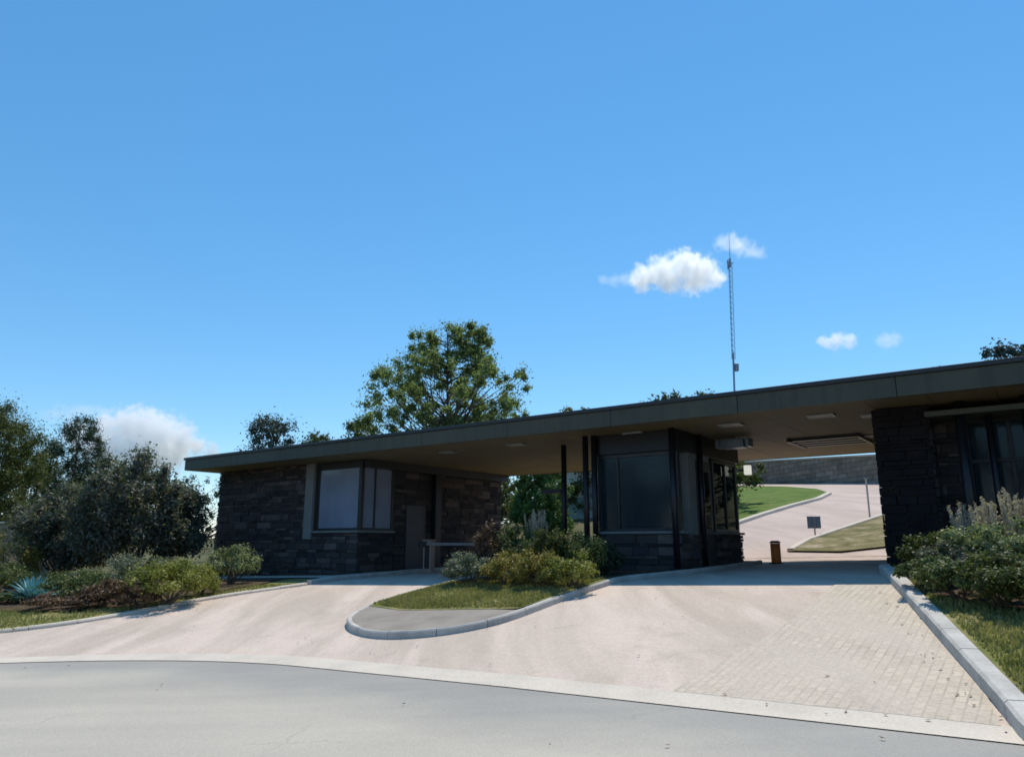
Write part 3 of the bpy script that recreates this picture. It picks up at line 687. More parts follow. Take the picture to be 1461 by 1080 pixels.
# --- guard booth between the lanes
BL, BR, BF, BB = -10.62, -8.16, WV, 23.1
def core_booth(b):
    b.bx(BL, BR, BF, BF + .25, .3, 1.85); b.bx(BR - .25, BR, BF + .253, BB, .3, 1.85); b.bx(BL, BL + .25, BF + .253, BB, .3, 1.85); b.bx(BL + .253, BR - .253, BB - .25, BB, .3, 1.85)
def face_booth(b):
    stone_face(b, 'u', BL, BR + .05, BF, -1, .5, 1.84); stone_face(b, 'v', BF, 19.9, BR, 1, .5, 1.84); stone_face(b, 'v', BF, BB, BL, -1, .5, 1.84)
wall(face_booth, core_booth, 'stone base of the glazed guard booth')
wall(lambda b: stone_face(b, 'v', 21.0, BB, BR + .004, 1, .5, 1.84), lambda b: b.bx(BR - .2, BR + .003, 21.02, BB - .02, .3, 1.845), 'stone panel under the booth side window')
gpart('sill', M['plaster'], lambda b: (b.bx(BL - .1, BR + .12, BF - .1, BF + .3, 1.853, 1.92), b.bx(BR - .3, BR + .12, 21.05, BB + .05, 1.853, 1.92)), bevel=.008)
z0, z1 = 2.0, 3.95
fr = [(BL, BR, BF + .05, BF + .15, 1.923, z0), (BL, BR, BF + .05, BF + .15, z1, 4.05), (BL, BL + .1, BF + .05, BF + .15, z0 + .003, z1 - .003), (BL + .62, BL + .67, BF + .05, BF + .15, z0 + .003, z1 - .003), (BR - .12, BR, BF + .05, BF + .17, z0 + .003, z1 - .003)]
pn = [(BL + .103, BL + .617, BF + .09, BF + .105, z0 + .002, z1 - .002), (BL + .673, BR - .123, BF + .09, BF + .105, z0 + .002, z1 - .002)]
window_at('window', fr, pn, gl='smoke')
fr = [(BR - .12, BR - .02, 21.1, BB, 1.923, z0), (BR - .12, BR - .02, 21.1, BB, z1, 4.05), (BR - .12, BR - .02, 21.1, 21.2, z0 + .003, z1 - .003), (BR - .12, BR - .02, 22.1, 22.16, z0 + .003, z1 - .003), (BR - .12, BR - .02, BB - .1, BB, z0 + .003, z1 - .003)]
pn = [(BR - .08, BR - .065, 21.203, 22.097, z0 + .002, z1 - .002), (BR - .08, BR - .065, 22.163, BB - .103, z0 + .002, z1 - .002)]
window_at('window', fr, pn)
fr = [(BL + .02, BL + .12, BF + .173, BB, 1.853, z0), (BL + .02, BL + .12, BF + .173, BB, z1, 4.05), (BL + .02, BL + .12, 20.8, 20.9, z0 + .003, z1 - .003), (BL + .02, BL + .12, BB - .1, BB, z0 + .003, z1 - .003)]
pn = [(BL + .06, BL + .075, BF + .176, 20.797, z0 + .002, z1 - .002), (BL + .06, BL + .075, 20.903, BB - .103, z0 + .002, z1 - .002)]
window_at('window', fr, pn)
fr = [(BL + .123, BR - .123, BB - .15, BB - .05, 1.853, z0), (BL + .123, BR - .123, BB - .15, BB - .05, z1, 4.05), (BL + 1.2, BL + 1.26, BB - .15, BB - .05, z0 + .003, z1 - .003)]
window_at('window', fr, [(BL + .13, BL + 1.197, BB - .1, BB - .085, z0 + .002, z1 - .002), (BL + 1.263, BR - .13, BB - .1, BB - .085, z0 + .002, z1 - .002)])
gpart('booth_header', M['dark'], lambda b: b.bx(BL - .06, BR + .06, BF - .06, BB + .06, 4.053, ZS + .005), bevel=.01)
gpart('booth_wall', M['plaster'], lambda b: b.bx(BR - .2, BR + .02, 19.2, 19.75, .5, 4.05), bevel=.01, label='pale grey panel beside the booth door')
dr = gpart('door', M['door'], lambda b: b.bx(BR - .12, BR - .03, 19.95, 20.98, .85, 3.9), bevel=.01, label='dark booth door with a glazed upper half')
gpart('pane', M['glass'], lambda b: b.bx(BR - .028, BR - .018, 20.12, 20.82, 2.0, 3.6), dr)
gpart('handle', M['palemetal'], lambda b: b.bx(BR - .03, BR + .04, 20.05, 20.09, 1.75, 2.0), dr)
gpart('desk', M['room'], lambda b: (b.bx(BL + .3, BR - .3, BF + .35, BF + .9, 1.75, 1.82), b.bx(BL + .32, BL + .9, BF + .4, BF + .85, .9, 1.747)))
for (u, v) in ((-10.86, 18.35), (BR + .06, 20.0), (BL + .02, BF - .16),  (-12.45, 19.7), (BR - .02, BF - .22), (-13.0, 26.6)):
    gpart('column', M['dark'], lambda b, u=u, v=v: (b.tube([b.pt(u, v, huv(u, v) - .05), b.pt(u, v, ZS + .01)], .085, 16)), smooth=True)
    gpart('column_base', M['dark'], lambda b, u=u, v=v: b.bx(u - .16, u + .16, v - .16, v + .16, huv(u, v) + .08, huv(u, v) + .14))
def f_flood(b):
    u, v = soffit(1047, 634, ZS - .2); b.bx(u - .35, u + .35, v - .25, v + .25, ZS - .32, ZS - .06); b.bx(u - .06, u + .06, v - .06, v + .06, ZS - .057, ZS + .01)
    b.bx(u - .5, u - .38, v - .2, v + .2, ZS - .3, ZS - .05); b.bx(u + .38, u + .5, v - .2, v + .2, ZS - .3, ZS - .05)
gpart('floodlight', M['steel'], f_flood, bevel=.02, label='grey floodlight box hanging under the soffit beside the booth')

# small fixtures
def local(name, label, cat, u, v, z, group=None, rz=ROT):
    o = empty(name, (*xy(u, v), z), rz); tag(o, label, cat, group); return o
t = local('white_sign', 'small square white sign, given a glow, at the rear corner of the guard booth', 'glowing_sign', BR + .30, 23.25, 3.85)  # a sign in the roof's shade; its glow is added to whiten it
b = MB(); b.box(-.09, .10, -.09, .09, -.14, .15); b.build('sign_box', M['glowing_sign'], t, bevel=.01)
b = MB(); b.box(-.11, .12, -.11, .11, .153, .18); b.build('sign_cap', M['dark'], t)
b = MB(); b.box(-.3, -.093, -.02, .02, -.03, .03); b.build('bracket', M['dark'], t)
def barrier(u, v, col, label, rz, arm_len, hh):
    t = empty('boom_barrier', (*xy(u, v), huv(u, v)), rz); tag(t, label, 'barrier')
    b = MB(); b.box(-.17, .17, -.15, .15, 0, hh); b.build('cabinet', col, t, bevel=.02)
    b = MB(); b.box(-.19, .19, -.17, .17, hh + .003, hh + .06); b.build('cabinet_lid', col, t, bevel=.015)
    b = MB(); b.box(-.1, .1, -.155, -.153, .15, hh - .1); b.build('access_door', M['dark'], t)
    if arm_len:
        b = MB(); b.box(0, arm_len, -.22, -.175, hh - .16, hh - .06); b.build('boom_arm', M['arm'], t, bevel=.008)
        b = MB(); b.box(-.35, -.003, -.235, -.17, hh - .2, hh - .02); b.build('counterweight', M['dark'], t, bevel=.01)
    return t
barrier(-18.9, 20.6, M['rose'], 'faded reddish barrier post with a horizontal arm in the left entry lane', ROT + .25, 3.6, 1.12)
bu, bv = Guv(1108, 804)
t = empty('bollard', (*xy(bu, bv), huv(bu, bv)), ROT); tag(t, 'rust red bollard standing at the back of the main gate lane', 'bollard')
b = MB(); b.tube([(0, 0, -.05), (0, 0, .62)], .15, 20); b.build('post', M['rust'], t, True)
b = MB(); b.tube([(0, 0, .625), (0, 0, .66), (0, 0, .70)], [.165, .165, .10], 20); b.build('post_cap', M['dark'], t)
b = MB(); b.tube([(0, 0, -.02), (0, 0, .03)], .22, 20); b.build('base_plate', M['dark'], t)
t = local('guard_post', 'short pale concrete guard post at the foot of the booth rear corner', 'bollard', at_v(1050, 25.6), 25.6, huv(-9, 25.6))
b = MB(); b.tube([(0, 0, -.05), (0, 0, .75), (0, 0, .82), (0, 0, .85)], [.09, .09, .07, .03], 16); b.build('post', M['white'], t, True)
b = MB(); b.tube([(0, 0, .0), (0, 0, .05)], .14, 16); b.build('base_plate', M['palemetal'], t)
su, sv = Guv(1163, 765)
t = empty('sign_back', (*xy(su, sv), huv(su, sv)), -.15); t.name = 'road_sign'; tag(t, 'small dark square road sign seen from behind on the drive beyond the gate', 'sign')
b = MB(); b.box(-.27, .27, -.015, .015, .32, .82); b.build('sign_board', M['steel'], t, bevel=.01)
b = MB(); b.tube([(0, -.04, -.05), (0, -.04, .8)], .03, 8); b.build('post', M['palemetal'], t)
su, sv = Guv(1241, 737)
t = empty('marker_post', (*xy(su, sv), huv(su, sv)), 0); tag(t, 'slim pale marker post on the verge beside the right wall', 'post')
b = MB(); b.tube([(0, 0, -.1), (0, 0, 1.8)], .045, 8); b.build('post', M['cap'], t); b = MB(); b.box(-.09, .09, -.09, .09, 1.803, 1.9); b.build('post_cap', M['palemetal'], t)

# antenna mast on the roof
mu, mv = -9.9, 25.5
_d = ray(1043, 520); _t = mv / (_d[0] * VX + _d[1] * VY); mu = uv(_d[0] * _t, _d[1] * _t)[0]
t = local('antenna_mast', 'slender steel antenna mast rising from the flat roof against the clouds', 'antenna', mu, mv, ZT - .1)
b = MB(); b.box(-.25, .25, -.25, .25, 0, .06); b.build('base_plate', M['steel'], t)
t.scale = (.8, .8, 1.13); t.rotation_euler = (0, R(1.8), 0)
b = MB()
b.tube([(0, 0, .06), (0, 0, 2.9)], .045, 8)
for k in range(3):
    a = 2.094 * k; b.tube([(.085 * math.cos(a), .085 * math.sin(a), 2.7), (.085 * math.cos(a), .085 * math.sin(a), 5.9)], 0.012, 5)
z = 2.7; k = 0
while z < 5.85:
    for q in range(3):
        a, c = 2.094 * q, 2.094 * (q + 1); b.tube([(.085 * math.cos(a), .085 * math.sin(a), z), (.085 * math.cos(c), .085 * math.sin(c), z + .18)], .006, 4)
    z += .18
b.tube([(0, 0, 5.8), (0, 0, 6.1)], .05, 8)
b.build('pole', M['steel'], t)
b = MB(); b.tube([(0, 0, 6.1), (0, 0, 6.95)], [.016, .007], 5); b.build('whip', M['steel'], t)
b = MB(); b.box(.05, .22, -.08, .08, 2.3, 2.55); b.build('radio_box', M['steel'], t, bevel=.02)
b = MB(); b.box(-.13, .2, -.12, .12, .25, .8); b.box(-.22, -.13, -.08, .08, .55, .85); b.build('equipment_box', M['steel'], t, bevel=.02)
b = MB(); b.tube([(-.16, -.05, 5.95), (.16, .05, 5.95)], .018, 5); b.tube([(-.1, 0, 5.72), (-.1, 0, 6.05)], .03, 6); b.build('antenna_head', M['steel'], t)

# ---------------------------------------------------------------- retaining wall and hillside beyond
def band(name, pts, z0, z1, mat, label, cat, th=.4, capm=None):
    """wall that follows the terrain along ground points (u, v)"""
    A = [Vector(xy(*p)) for p in pts]; mid = A[len(A) // 2]
    root = empty(name, (mid.x, mid.y, h(mid.x, mid.y))); tag(root, label, cat); o = root.location; n = len(A) - 1
    m1 = MB(); m2 = MB()
    for mbx, e, a, c in ((m1, 1, z0, z1), (m2, 1.35, z1 + .003, z1 + .12)):
        vs = []
        for i, p in enumerate(A):
            t = (A[min(i + 1, n)] - A[max(i - 1, 0)]).normalized(); nn = Vector((-t.y, t.x)) * th / 2; z = h(p.x, p.y)
            for sgn, zz in ((-1, a), (1, a), (1, c), (-1, c)):
                q = p + nn * sgn * e; vs.append((q.x - o.x, q.y - o.y, z + zz - o.z))
        fs = []
        for i in range(n):
            for j in range(4): fs.append((i * 4 + j, i * 4 + (j + 1) % 4, (i + 1) * 4 + (j + 1) % 4, (i + 1) * 4 + j))
        fs += [(3, 2, 1, 0), tuple(n * 4 + j for j in range(4))]; mbx.add(vs, fs)
    m1.build('wall', mat, root); m2.build('coping', capm or M['cap'], root); return root
band('retaining_wall', [Guv(x, 689) for x in range(960, 1341, 20)], -.3, 2.0, M['retwall'], 'long brown block retaining wall across the slope beyond the gate', 'wall', .5)
gwp = [(at_v(x, 21.0 + .02 * x), 21.0 + .02 * x) for x in (-140, -60, 0, 40, 70, 104)]
band('garden_wall', gwp, -.3, 3.55, M['retwall'], 'stone garden wall with a pale coping left of the dark shrubs', 'wall', .4)
t = local('lane_sign', 'slim dark sign bar held out from the dark column on the median', 'sign', -12.45, 19.7, 3.2)
b = MB(); b.box(-.85, -.12, -.05, .05, -.07, .07); b.build('sign_board', M['dark'], t, bevel=.01)
b = MB(); b.box(-.117, -.08, -.03, .03, -.05, .05); b.build('bracket', M['dark'], t)

# ---------------------------------------------------------------- trees
def top_at(px, py, v):
    """ground point on plane v under column px, and the height there that meets the sight line through row py"""
    d = ray(px, py); t = v / (d[0] * VX + d[1] * VY); X, Y = d[0] * t, d[1] * t; u = uv(X, Y)[0]
    return (u, v), EYE + d[2] * t - huv(u, v), math.hypot(X, Y) * F ** -1
def grow(px, py, v, half_px, shape, n, size, mat, label, seed, name='tree', cat='tree', group=None, low=0, **k):
    """shape: (height fraction, radius fraction) pairs"""
    p, H, mpp = top_at(px, py, v); r = half_px * mpp
    return tree(name, 0, 0, 0, [(a * H, b * r) for a, b in shape], n, size, L[mat], label, cat, seed=seed, uvpos=p, group=group, **k)
BROAD = [(.40, .4), (.48, 1.0), (.70, 1.06), (.77, .62), (.86, .46), (.95, .34), (1.0, .15)]
OVAL = [(.08, .5), (.3, .95), (.55, 1.0), (.8, .75), (1.0, .15)]
CONE = [(.06, .95), (.3, 1.0), (.55, .7), (.8, .4), (1.0, .05)]
grow(640, 446, 38.5, 124, BROAD, 60000, .18, 'tree', 'large open-crowned broadleaf tree rising behind the middle of the roof', 5, 'broadleaf_tree', clumps=160, trunk_r=.22, spread=.044, lean=.0, leaders=[(-1.7, .91, .40), (1.1, 1, .5), (1.9, .93, .4)])
grow(393, 584, 42, 54, [(.1, .7), (.5, 1), (.75, .75), (.88, .55), (1, .12)], 22000, .22, 'blue', 'bluish pointed tree showing above the left end of the roof', 6, 'conifer', clumps=110, spread=.07)
grow(513, 590, 40, 40, OVAL, 16000, .22, 'green', 'small round dark green treetop just left of the large broadleaf tree', 7, 'round_tree', clumps=50, spread=.08)
grow(458, 613, 44, 50, OVAL, 14000, .22, 'olive', 'low treetop barely showing over the roof between the pointed tree and the round treetop', 8, 'round_tree', clumps=90, spread=.08)
grow(975, 556, 46, 110, OVAL, 30000, .24, 'olive', 'treetop just peeping over the roof to the left of the antenna mast', 9, 'round_tree', clumps=130, spread=.07)
grow(820, 577, 48, 70, OVAL, 16000, .24, 'green', 'treetop barely clearing the roof right of the large broadleaf tree', 19, 'round_tree', clumps=50, spread=.07)
grow(1475, 470, 36, 150, OVAL, 50000, .16, 'blue', 'twiggy grey-green treetop above the roof at the right edge', 10, 'broadleaf_tree', clumps=170, spread=.05)
grow(0, 566, 24, 56, OVAL, 60000, .17, 'olive', 'tall olive green tree at the far left edge', 11, 'leafy_tree', clumps=80, spread=.10)
grow(118, 584, 33, 44, [(.08, .8), (.5, 1), (.75, .7), (.9, .4), (1, .1)], 30000, .18, 'conifer', 'dark pointed conifer behind the garden wall', 12, 'conifer', clumps=70, spread=.07)
grow(80, 606, 36, 50, OVAL, 22000, .2, 'conifer', 'dark bushy evergreen between the olive tree and the pointed conifer', 13, 'evergreen_tree', clumps=60, spread=.08)
grow(45, 636, 30, 44, OVAL, 18000, .18, 'olive', 'lower olive green tree behind the left end of the garden wall', 14, 'leafy_tree', clumps=60, spread=.09)
grow(772, 650, 37, 42, [(.04, .8), (.3, 1), (.6, .9), (1, .3)], 30000, .17, 'fresh', 'bright green leafy tree seen under the roof through the left entry lane', 15, 'leafy_tree', clumps=70, spread=.10)
grow(700, 640, 43, 44, OVAL, 8000, .2, 'green', 'green tree behind the back end of the left lane wall', 16, 'leafy_tree', clumps=60, spread=.09)
for i, (px, py, v, hp, mt, lb) in enumerate([(-60, 600, 40, 70, 'olive', 'far tree outside the left edge behind the olive tree'), (215, 668, 60, 50, 'conifer', 'distant dark tree behind the big dark shrubs'), (165, 660, 66, 40, 'olive', 'distant olive tree between the conifer and the dark shrubs'), (285, 676, 62, 80, 'conifer', 'distant tree hidden behind the left end of the gatehouse'), (880, 640, 62, 60, 'green', 'distant green tree beyond the guard booth'), (600, 660, 60, 60, 'olive', 'distant tree behind the left lane'), (735, 690, 52, 60, 'green', 'distant green tree filling the view through the left lane'), (800, 668, 70, 60, 'olive', 'distant olive tree behind the pale hut')]):
    grow(px, py, v, hp, OVAL, 6000, .3, mt, lb, 30 + i, 'distant_tree', clumps=50, spread=.09, group='distant trees beyond the gatehouse')

# pale hut behind the left lane
hp, H, mp = top_at(826, 662, 47)
t = local('hut', 'pale hut with a blue-grey lower wall seen behind the columns left of the guard booth', 'hut', hp[0], hp[1], huv(*hp))
b = MB(); b.box(-2.6, 2.6, 0, 3, -.5, 1.5); b.build('lower_wall', mat_simple('blue_grey_boards', (.30, .40, .44), .7, 0, .08, 2), t)
b = MB(); b.box(-2.61, 2.61, -.01, 3.01, 1.503, H - .3); b.build('wall', M['white'], t)
b = MB(); b.box(-3, 3, -.4, 3.4, H - .297, H - .05); b.build('roof', M['retwall'], t, bevel=.03)
b = MB(); b.box(-1.9, -1.0, -.06, -.02, -.1, 2.0); b.build('door', M['door'], t)
b = MB(); b.box(.6, 1.7, -.06, -.02, 1.55, 2.3); b.build('window', M['room'], t)

# ---------------------------------------------------------------- shrubs
def bed(px, v, pytop, half_px, n, size, mat, label, seed, name='shrub', cat='shrub', group='', depth=1.0, off=.1, **k):
    p, H, mpp = top_at(px, pytop, v); r = half_px * mpp
    return shrub(name, p[0], p[1], r, r * depth, max(H - off, .25), n, size, L[mat], label, cat, group or None, seed, off=off, **k)
GL, GMD, GRT = 'plants in the left bed', 'plants on the median island', 'plants in the right bed'
bed(210, 14.4, 622, 80, 60000, .12, 'dark', 'tallest dark shrub with reddish twigs against the left end of the gatehouse', 41, 'large_shrub', clumps=170, spread=.19, low=.03)
bed(118, 13.8, 672, 72, 45000, .12, 'dark', 'broad blackish shrub left of the tallest dark shrub', 42, 'large_shrub', clumps=130, spread=.2, low=.03)
bed(336, 13.8, 770, 35, 9000, .06, 'pale', 'round clipped grey-green bush standing alone before the stone wall', 43, 'round_bush', group=GL, clumps=50, spread=.25, low=.12)
bed(248, 10.3, 786, 50, 12000, .06, 'lime', 'yellow-green mounded shrub in the left bed nearest the kerb', 44, group=GL, clumps=40)
bed(208, 11.8, 776, 40, 5000, .06, 'grey', 'grey-green shrub behind the yellow-green mound', 45, group=GL, clumps=36)
bed(172, 9.7, 818, 42, 7000, .06, 'brown', 'low russet shrub left of the yellow-green mound', 46, group=GL, clumps=36)
bed(116, 9.6, 812, 42, 7000, .06, 'green', 'low green shrub between two russet shrubs', 47, group=GL, clumps=36)
bed(84, 8.8, 846, 34, 6000, .055, 'brown', 'low russet shrub at the front left of the bed', 48, group=GL, clumps=30)
bed(8, 9.9, 800, 40, 9000, .06, 'green', 'green shrub at the left edge beside the agave', 49, group=GL, clumps=36)
bed(22, 11.6, 754, 40, 8000, .06, 'gold', 'golden-orange shrub at the left edge behind the agave', 50, group=GL, clumps=36)
bed(2, 8.6, 845, 30, 4500, .05, 'olive', 'small olive shrub in the front left corner', 51, group=GL, clumps=24)
p, H, mpp = top_at(56, 784, 9.1)
x, y = xy(*p); t = empty('agave', (x, y, huv(*p) + .1)); tag(t, 'pale teal agave in the left bed', 'agave', GL)
g = random.Random(8); 
b = MB()
for i in range(46):
    a = i * 2.399; e = .25 + 1.15 * (i / 46); l = .88 * (1.05 - .25 * i / 46); w_ = .06
    ax = Vector((math.cos(a) * math.cos(e), math.sin(a) * math.cos(e), math.sin(e))); sd_ = Vector((-math.sin(a), math.cos(a), 0)); up = sd_.cross(ax) * -1
    vs = []
    for q, ww in ((0, .7), (.35, 1.15), (.7, .8), (1, .03)):
        c = ax * l * q + Vector((0, 0, -.12 * q * q * math.cos(e))); vs += [c - sd_ * w_ * ww + up * .02 * ww, c - up * .012, c + sd_ * w_ * ww + up * .02 * ww]
    b.add(vs, [f_ for k in range(3) for f_ in ((3 * k, 3 * k + 1, 3 * k + 4, 3 * k + 3), (3 * k + 1, 3 * k + 2, 3 * k + 5, 3 * k + 4))])
b.build('rosette', L['teal'], t)
for i, (px, v, py, lb) in enumerate([(38, 12.8, 745, 'straw-coloured grass tuft in the left bed behind the golden shrub'), (285, 13.0, 800, 'straw grass tuft between the yellow-green mound and the round grey bush')]):
    p, H, mpp = top_at(px, py, v); ornamental(p[0], p[1], H * .95, .4, lb, 60 + i, GL, plume=(i == 0))
for i, (px, v, py, hp_, m_, lb) in enumerate([(142, 10.6, 806, 34, 'grey', 'grey-green low plant behind the russet and green plants'), (92, 10.4, 812, 32, 'olive', 'olive low plant just right of the agave'), (22, 8.8, 846, 22, 'green', 'small bright green plant left of the agave'), (205, 9.7, 826, 28, 'brown', 'small russet plant tucked beside the yellow-green mound'), (290, 11.6, 812, 26, 'lime', 'small lime plant between the yellow-green mound and the round bush'), (128, 9.1, 846, 28, 'brown', 'low russet plant at the very front of the left bed'), (-40, 9.6, 812, 40, 'green', 'green shrub cut by the left frame edge')]):
    bed(px, v, py, hp_, 5500, .055, m_, lb, 130 + i, group=GL, clumps=34, spread=.3, low=.08)
# median
bed(670, 14.1, 782, 38, 10000, .05, 'grey', 'round silvery bush at the left end of the median planting', 70, 'round_bush', group=GMD, clumps=50, spread=.25, low=.1)
for i, (px, py, m_, lb) in enumerate([(722, 780, 'gold', 'low golden shrub touching the silvery bush on the median'), (768, 778, 'gold', 'golden shrub in the middle of the low median hedge'), (814, 780, 'lime', 'yellow-green shrub at the kerb end of the median hedge')]):
    bed(px, 13.9 - .1 * i, py, 38, 9000, .05, m_, lb, 71 + i, group=GMD, clumps=40, spread=.26, low=.1)
for i, (px, v, py, hp_, m_, lb) in enumerate([(708, 15.3, 742, 32, 'brown', 'tall wispy russet-tipped shrub behind the silvery bush'), (745, 15.3, 738, 34, 'green', 'tall green shrub behind the golden median shrubs'), (788, 15.1, 742, 36, 'olive', 'olive shrub between the tall median shrubs'), (830, 15.2, 750, 34, 'green', 'green shrub beside the dark column at the booth'), (862, 16.4, 770, 28, 'conifer', 'dark low shrub at the foot of the guard booth')]):
    bed(px, v, py, hp_, 9000, .06, m_, lb, 80 + i, group=GMD, clumps=36, spread=.28, low=.1)
p, H, mpp = top_at(765, 738, 15.9); ornamental(p[0], p[1], H * .9, .35, 'pale feathery grass tuft among the tall median shrubs', 88, GMD)
# right bed
for i, (px, v, py, hp_, m_, lb) in enumerate([(1318, 13.6, 794, 32, 'green', 'low green shrub at the kerb end of the right bed'), (1362, 12.7, 788, 42, 'green', 'spreading green shrub second from the kerb in the right bed'), (1418, 12.3, 782, 44, 'olive', 'olive green shrub in the front row of the right bed near the frame edge'), (1475, 12.0, 778, 48, 'green', 'green shrub cut by the right edge of the frame'),
        (1325, 15.2, 756, 36, 'olive', 'loose shrub against the corner of the right wing'), (1388, 14.6, 738, 42, 'pale', 'silvery mounded shrub in the back row of the right bed'), (1445, 14.2, 732, 42, 'pale', 'pale grey-green shrub beneath the plume grass at the right'), (1350, 14.2, 770, 32, 'dark', 'dark shrub between the green and silvery rows')]):
    bed(px, v, py, hp_, 11000, .055, m_, lb, 90 + i, group=GRT, clumps=44, spread=.26, low=.1, off=.16)
for i, (px, v, py, lb) in enumerate([(1378, 15.6, 716, 'plume grass closest to the corner of the right wing'), (1410, 15.0, 704, 'tall plume grass in front of the right wing window'), (1440, 14.9, 690, 'plume grass with cream heads left of the frame edge'), (1466, 14.6, 696, 'plume grass cut by the right frame edge')]):
    p, H, mpp = top_at(px, py, v); ornamental(p[0], p[1], H * .72, .45, lb, 110 + i, GRT, off=.16)

# pale sign panel at the left edge
p, H, mpp = top_at(-8, 662, 11.5)
t = local('sign_panel', 'pale upright sign panel cut by the left edge of the frame', 'sign', p[0], p[1], huv(*p), rz=0)
b = MB(); b.box(-.5, .22, -.03, .03, H - 1.5, H); b.build('sign_board', M['white'], t, bevel=.01)
for q in (-.4, .12): b = MB(); b.box(q - .03, q + .03, .033, .09, -.1, H - .1); b.build('post', M['palemetal'], t)

# ---------------------------------------------------------------- grass blades, litter
tag(turf('grass', [(_k[1][0] + .3, 8.2)] + [(p[0] + .26, p[1]) for p in _k[2:]] + [(-2.0, 13.3), (-.2, 11.9), (3, 11.4), (6, 11.4), (6, 7.9)], 90000, .05, .14, 3, L['blade']), kind='stuff')
tag(turf('grass', [(-12.35, 11.7), (-11.2, 11.45), (-8.5, 11.85), (-8.3, 14.8), (-12.4, 14.3)], 30000, .045, .125, 4, L['blade']), kind='stuff')
tag(turf('grass', [(-18.2, 6.9), (-18.2, 14.2), (-20, 13.5), (-19.5, 11), (-20, 8.6), (-32, 7.2), (-32, 4.0), (-24, 3.6), (-19.4, 5.8)], 60000, .05, .055, 5, L['blade']), kind='stuff')
def litter():
    g = np.random.default_rng(9); mb = MB(); r = random.Random(9); pts = []
    for path, k, sp in (([(-.6, 8.2), (-1.6, 10.6), (-2.9, 15.1)], 30, .08), (med[60:] if len(med) > 60 else med, 70, .08), ([(-4, 8.35), (-1, 8.2)], 6, .1), ([(-18, 7.5), (-17.8, 14)], 70, .15), ([(-12, 9.6), (-8, 9.8)], 20, .4)):
        for _ in range(k):
            i = r.randrange(len(path) - 1); q = r.random(); a = path[i]; c = path[i + 1]
            pts.append((a[0] + (c[0] - a[0]) * q + r.gauss(0, sp) - .05, a[1] + (c[1] - a[1]) * q + r.gauss(0, sp)))
    for _ in range(50): pts.append((r.uniform(-17, -1), r.uniform(5, 16)))
    for (u, v) in pts:
        x, y = xy(u, v); z = huv(u, v) + .022; a = r.uniform(0, 6.28); l = r.uniform(.012, .035); w_ = l * .5
        ca, sa = math.cos(a), math.sin(a); mb.add([(x - ca * l, y - sa * l, z + r.uniform(0, .01)), (x + sa * w_, y - ca * w_, z), (x + ca * l, y + sa * l, z + r.uniform(0, .015)), (x - sa * w_, y + ca * w_, z)], [(0, 1, 2, 3)])
    o = mb.build('leaf_litter', L['brown']); tag(o, kind='stuff')
litter()

# ---------------------------------------------------------------- clouds: volumes about two kilometres away
def cloud(puffs, label, dens, seed, dist=2200, wisp=.5, aniso=.45):
    """puffs: (px, py, radius px) as seen from the road; built at their real distance and size"""
    cx = sum(p[0] for p in puffs) / len(puffs); cy = sum(p[1] for p in puffs) / len(puffs)
    c0 = ray(cx, cy).normalized() * dist; c0.z += EYE; mpp = dist / F * 1.0
    rd = random.Random(seed); bm = bmesh.new(); C_ = []
    for px, py, r in puffs:
        d = ray(px, py).normalized() * (dist + rd.uniform(-1, 1) * r * mpp * .6); d.z += EYE; d -= c0; C_.append((d, r * mpp))
        bmesh.ops.create_icosphere(bm, subdivisions=2, radius=r * mpp * 1.3, matrix=Matrix.Translation(d))
    me = bpy.data.meshes.new('cloud'); bm.to_mesh(me); bm.free(); o = bpy.data.objects.new('cloud', me); COL.objects.link(o); o.location = c0
    rm = o.modifiers.new('union', 'REMESH'); rm.mode = 'VOXEL'; rm.voxel_size = min(r for _, _, r in puffs) * mpp * .25
    m = bpy.data.materials.new('cloud_vapour'); m.use_nodes = True; n = m.node_tree; n.nodes.clear(); out = n.nodes.new('ShaderNodeOutputMaterial')
    pv = n.nodes.new('ShaderNodeVolumePrincipled'); pv.inputs['Color'].default_value = (1, 1, 1, 1); pv.inputs['Anisotropy'].default_value = aniso
    co = objco(n); mx = None
    for d, r in C_:
        q = n.nodes.new('ShaderNodeVectorMath'); q.operation = 'DISTANCE'; n.links.new(co, q.inputs[0]); q.inputs[1].default_value = d
        k = n.nodes.new('ShaderNodeMath'); k.operation = 'MULTIPLY_ADD'; n.links.new(q.outputs['Value'], k.inputs[0]); k.inputs[1].default_value = -1 / r; k.inputs[2].default_value = 1
        if mx is None: mx = k.outputs[0]
        else:
            z = n.nodes.new('ShaderNodeMath'); z.operation = 'SMOOTH_MAX'; n.links.new(mx, z.inputs[0]); n.links.new(k.outputs[0], z.inputs[1]); z.inputs[2].default_value = .35; mx = z.outputs[0]
    ns = noisy(n, 1 / (11 * mpp), 8, .62, co, .35)
    a = n.nodes.new('ShaderNodeMath'); a.operation = 'MULTIPLY_ADD'; n.links.new(ns.outputs[0], a.inputs[0]); a.inputs[1].default_value = 2.3; a.inputs[2].default_value = -1.28
    s_ = n.nodes.new('ShaderNodeMath'); s_.operation = 'ADD'; n.links.new(a.outputs[0], s_.inputs[0]); n.links.new(mx, s_.inputs[1])
    mr = n.nodes.new('ShaderNodeMapRange'); mr.interpolation_type = 'SMOOTHSTEP'; n.links.new(s_.outputs[0], mr.inputs[0]); mr.inputs[1].default_value = 0; mr.inputs[2].default_value = wisp; mr.inputs[3].default_value = 0; mr.inputs[4].default_value = dens
    n.links.new(mr.outputs[0], pv.inputs['Density']); n.links.new(pv.outputs[0], out.inputs['Volume']); me.materials.append(m)
    tag(o, label, 'cloud'); return o
scene.cycles.filter_width = 1.7
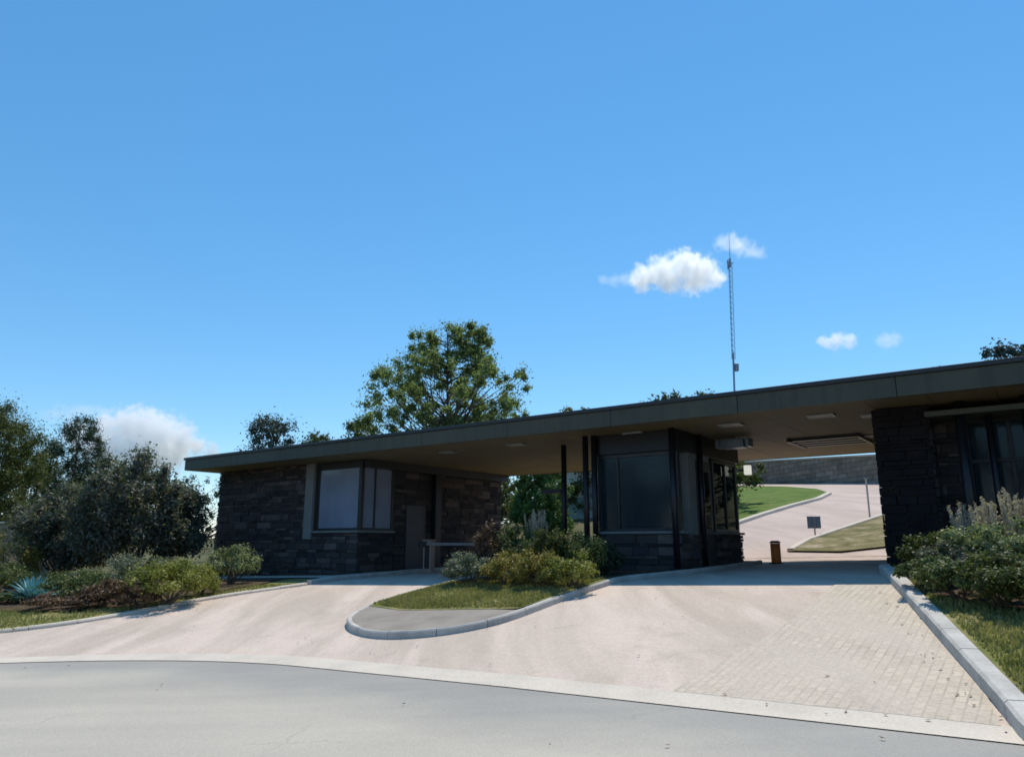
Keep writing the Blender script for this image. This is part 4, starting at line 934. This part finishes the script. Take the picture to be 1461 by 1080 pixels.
cloud([(918, 398, 24), (945, 388, 28), (978, 380, 30), (1002, 388, 28), (990, 400, 26), (955, 402, 22), (1022, 398, 16)], 'brightest white cloud left of the antenna mast', .04, 1)
cloud([(1032, 346, 16), (1044, 346, 18), (1056, 352, 17), (1070, 358, 15), (1084, 361, 12)], 'thin wispy cloud behind the top of the antenna mast', .012, 2)
cloud([(862, 400, 11), (876, 399, 13), (892, 399, 14), (906, 400, 12)], 'faint wisp trailing left of the brightest cloud', .008, 5)
cloud([(1178, 488, 13), (1194, 485, 15), (1212, 488, 13)], 'small flat cloud low over the roof right of the mast', .03, 3)
cloud([(1260, 484, 13), (1268, 485, 14), (1276, 486, 12)], 'tiny faint cloud, rightmost in the sky', .012, 4)
cloud([(150, 614, 26), (178, 608, 30), (205, 610, 34), (232, 616, 32), (260, 626, 26), (282, 636, 18), (302, 642, 13), (115, 624, 26), (205, 645, 44), (245, 645, 34), (150, 645, 34)], 'large low white cloud behind the shrubs at the left', .035, 6, 2600, aniso=0)
cloud([(75, 592, 14), (92, 590, 15), (110, 588, 15), (128, 588, 14), (145, 589, 13)], 'faint flat cloud over the dark conifer', .008, 7, 2600)

sweep('kerb', P((1030, 757), (1055, 747), (1090, 735), (1130, 723), (1168, 713), (1183, 705.5)), .35, .16, M['gutter'], seg=2.5)
sweep('kerb', P((1128, 787), (1152, 773), (1196, 758), (1262, 736)), .25, .12, M['gutter'], seg=2.5)
def sky_blocker():
    """unseen trees added behind the viewer to cut sky light; window glass reflects them"""
    g = np.random.default_rng(4); C_ = []; S_ = []
    for i in range(26):
        u = -75 + i * 4.6 + g.random() * 2; v = -26 - g.random() * 10; x, y = xy(u, v); H = 8 + 5 * g.random()
        for k in range(14):
            a = g.random() * 6.28; q = 3.2 * math.sqrt(g.random()); C_.append((x + q * math.cos(a), y + q * math.sin(a), H * (.1 + .85 * g.random()))); S_.append((1.6, 1.6, 1.5))
    o = leaves('sky_blocker_leaves', np.array(C_), np.array(S_), 42000, .55, L['olive'], None, 4); tag(o, kind='stuff')  # unseen foliage, added to block low sky light on the shaded front
sky_blocker()
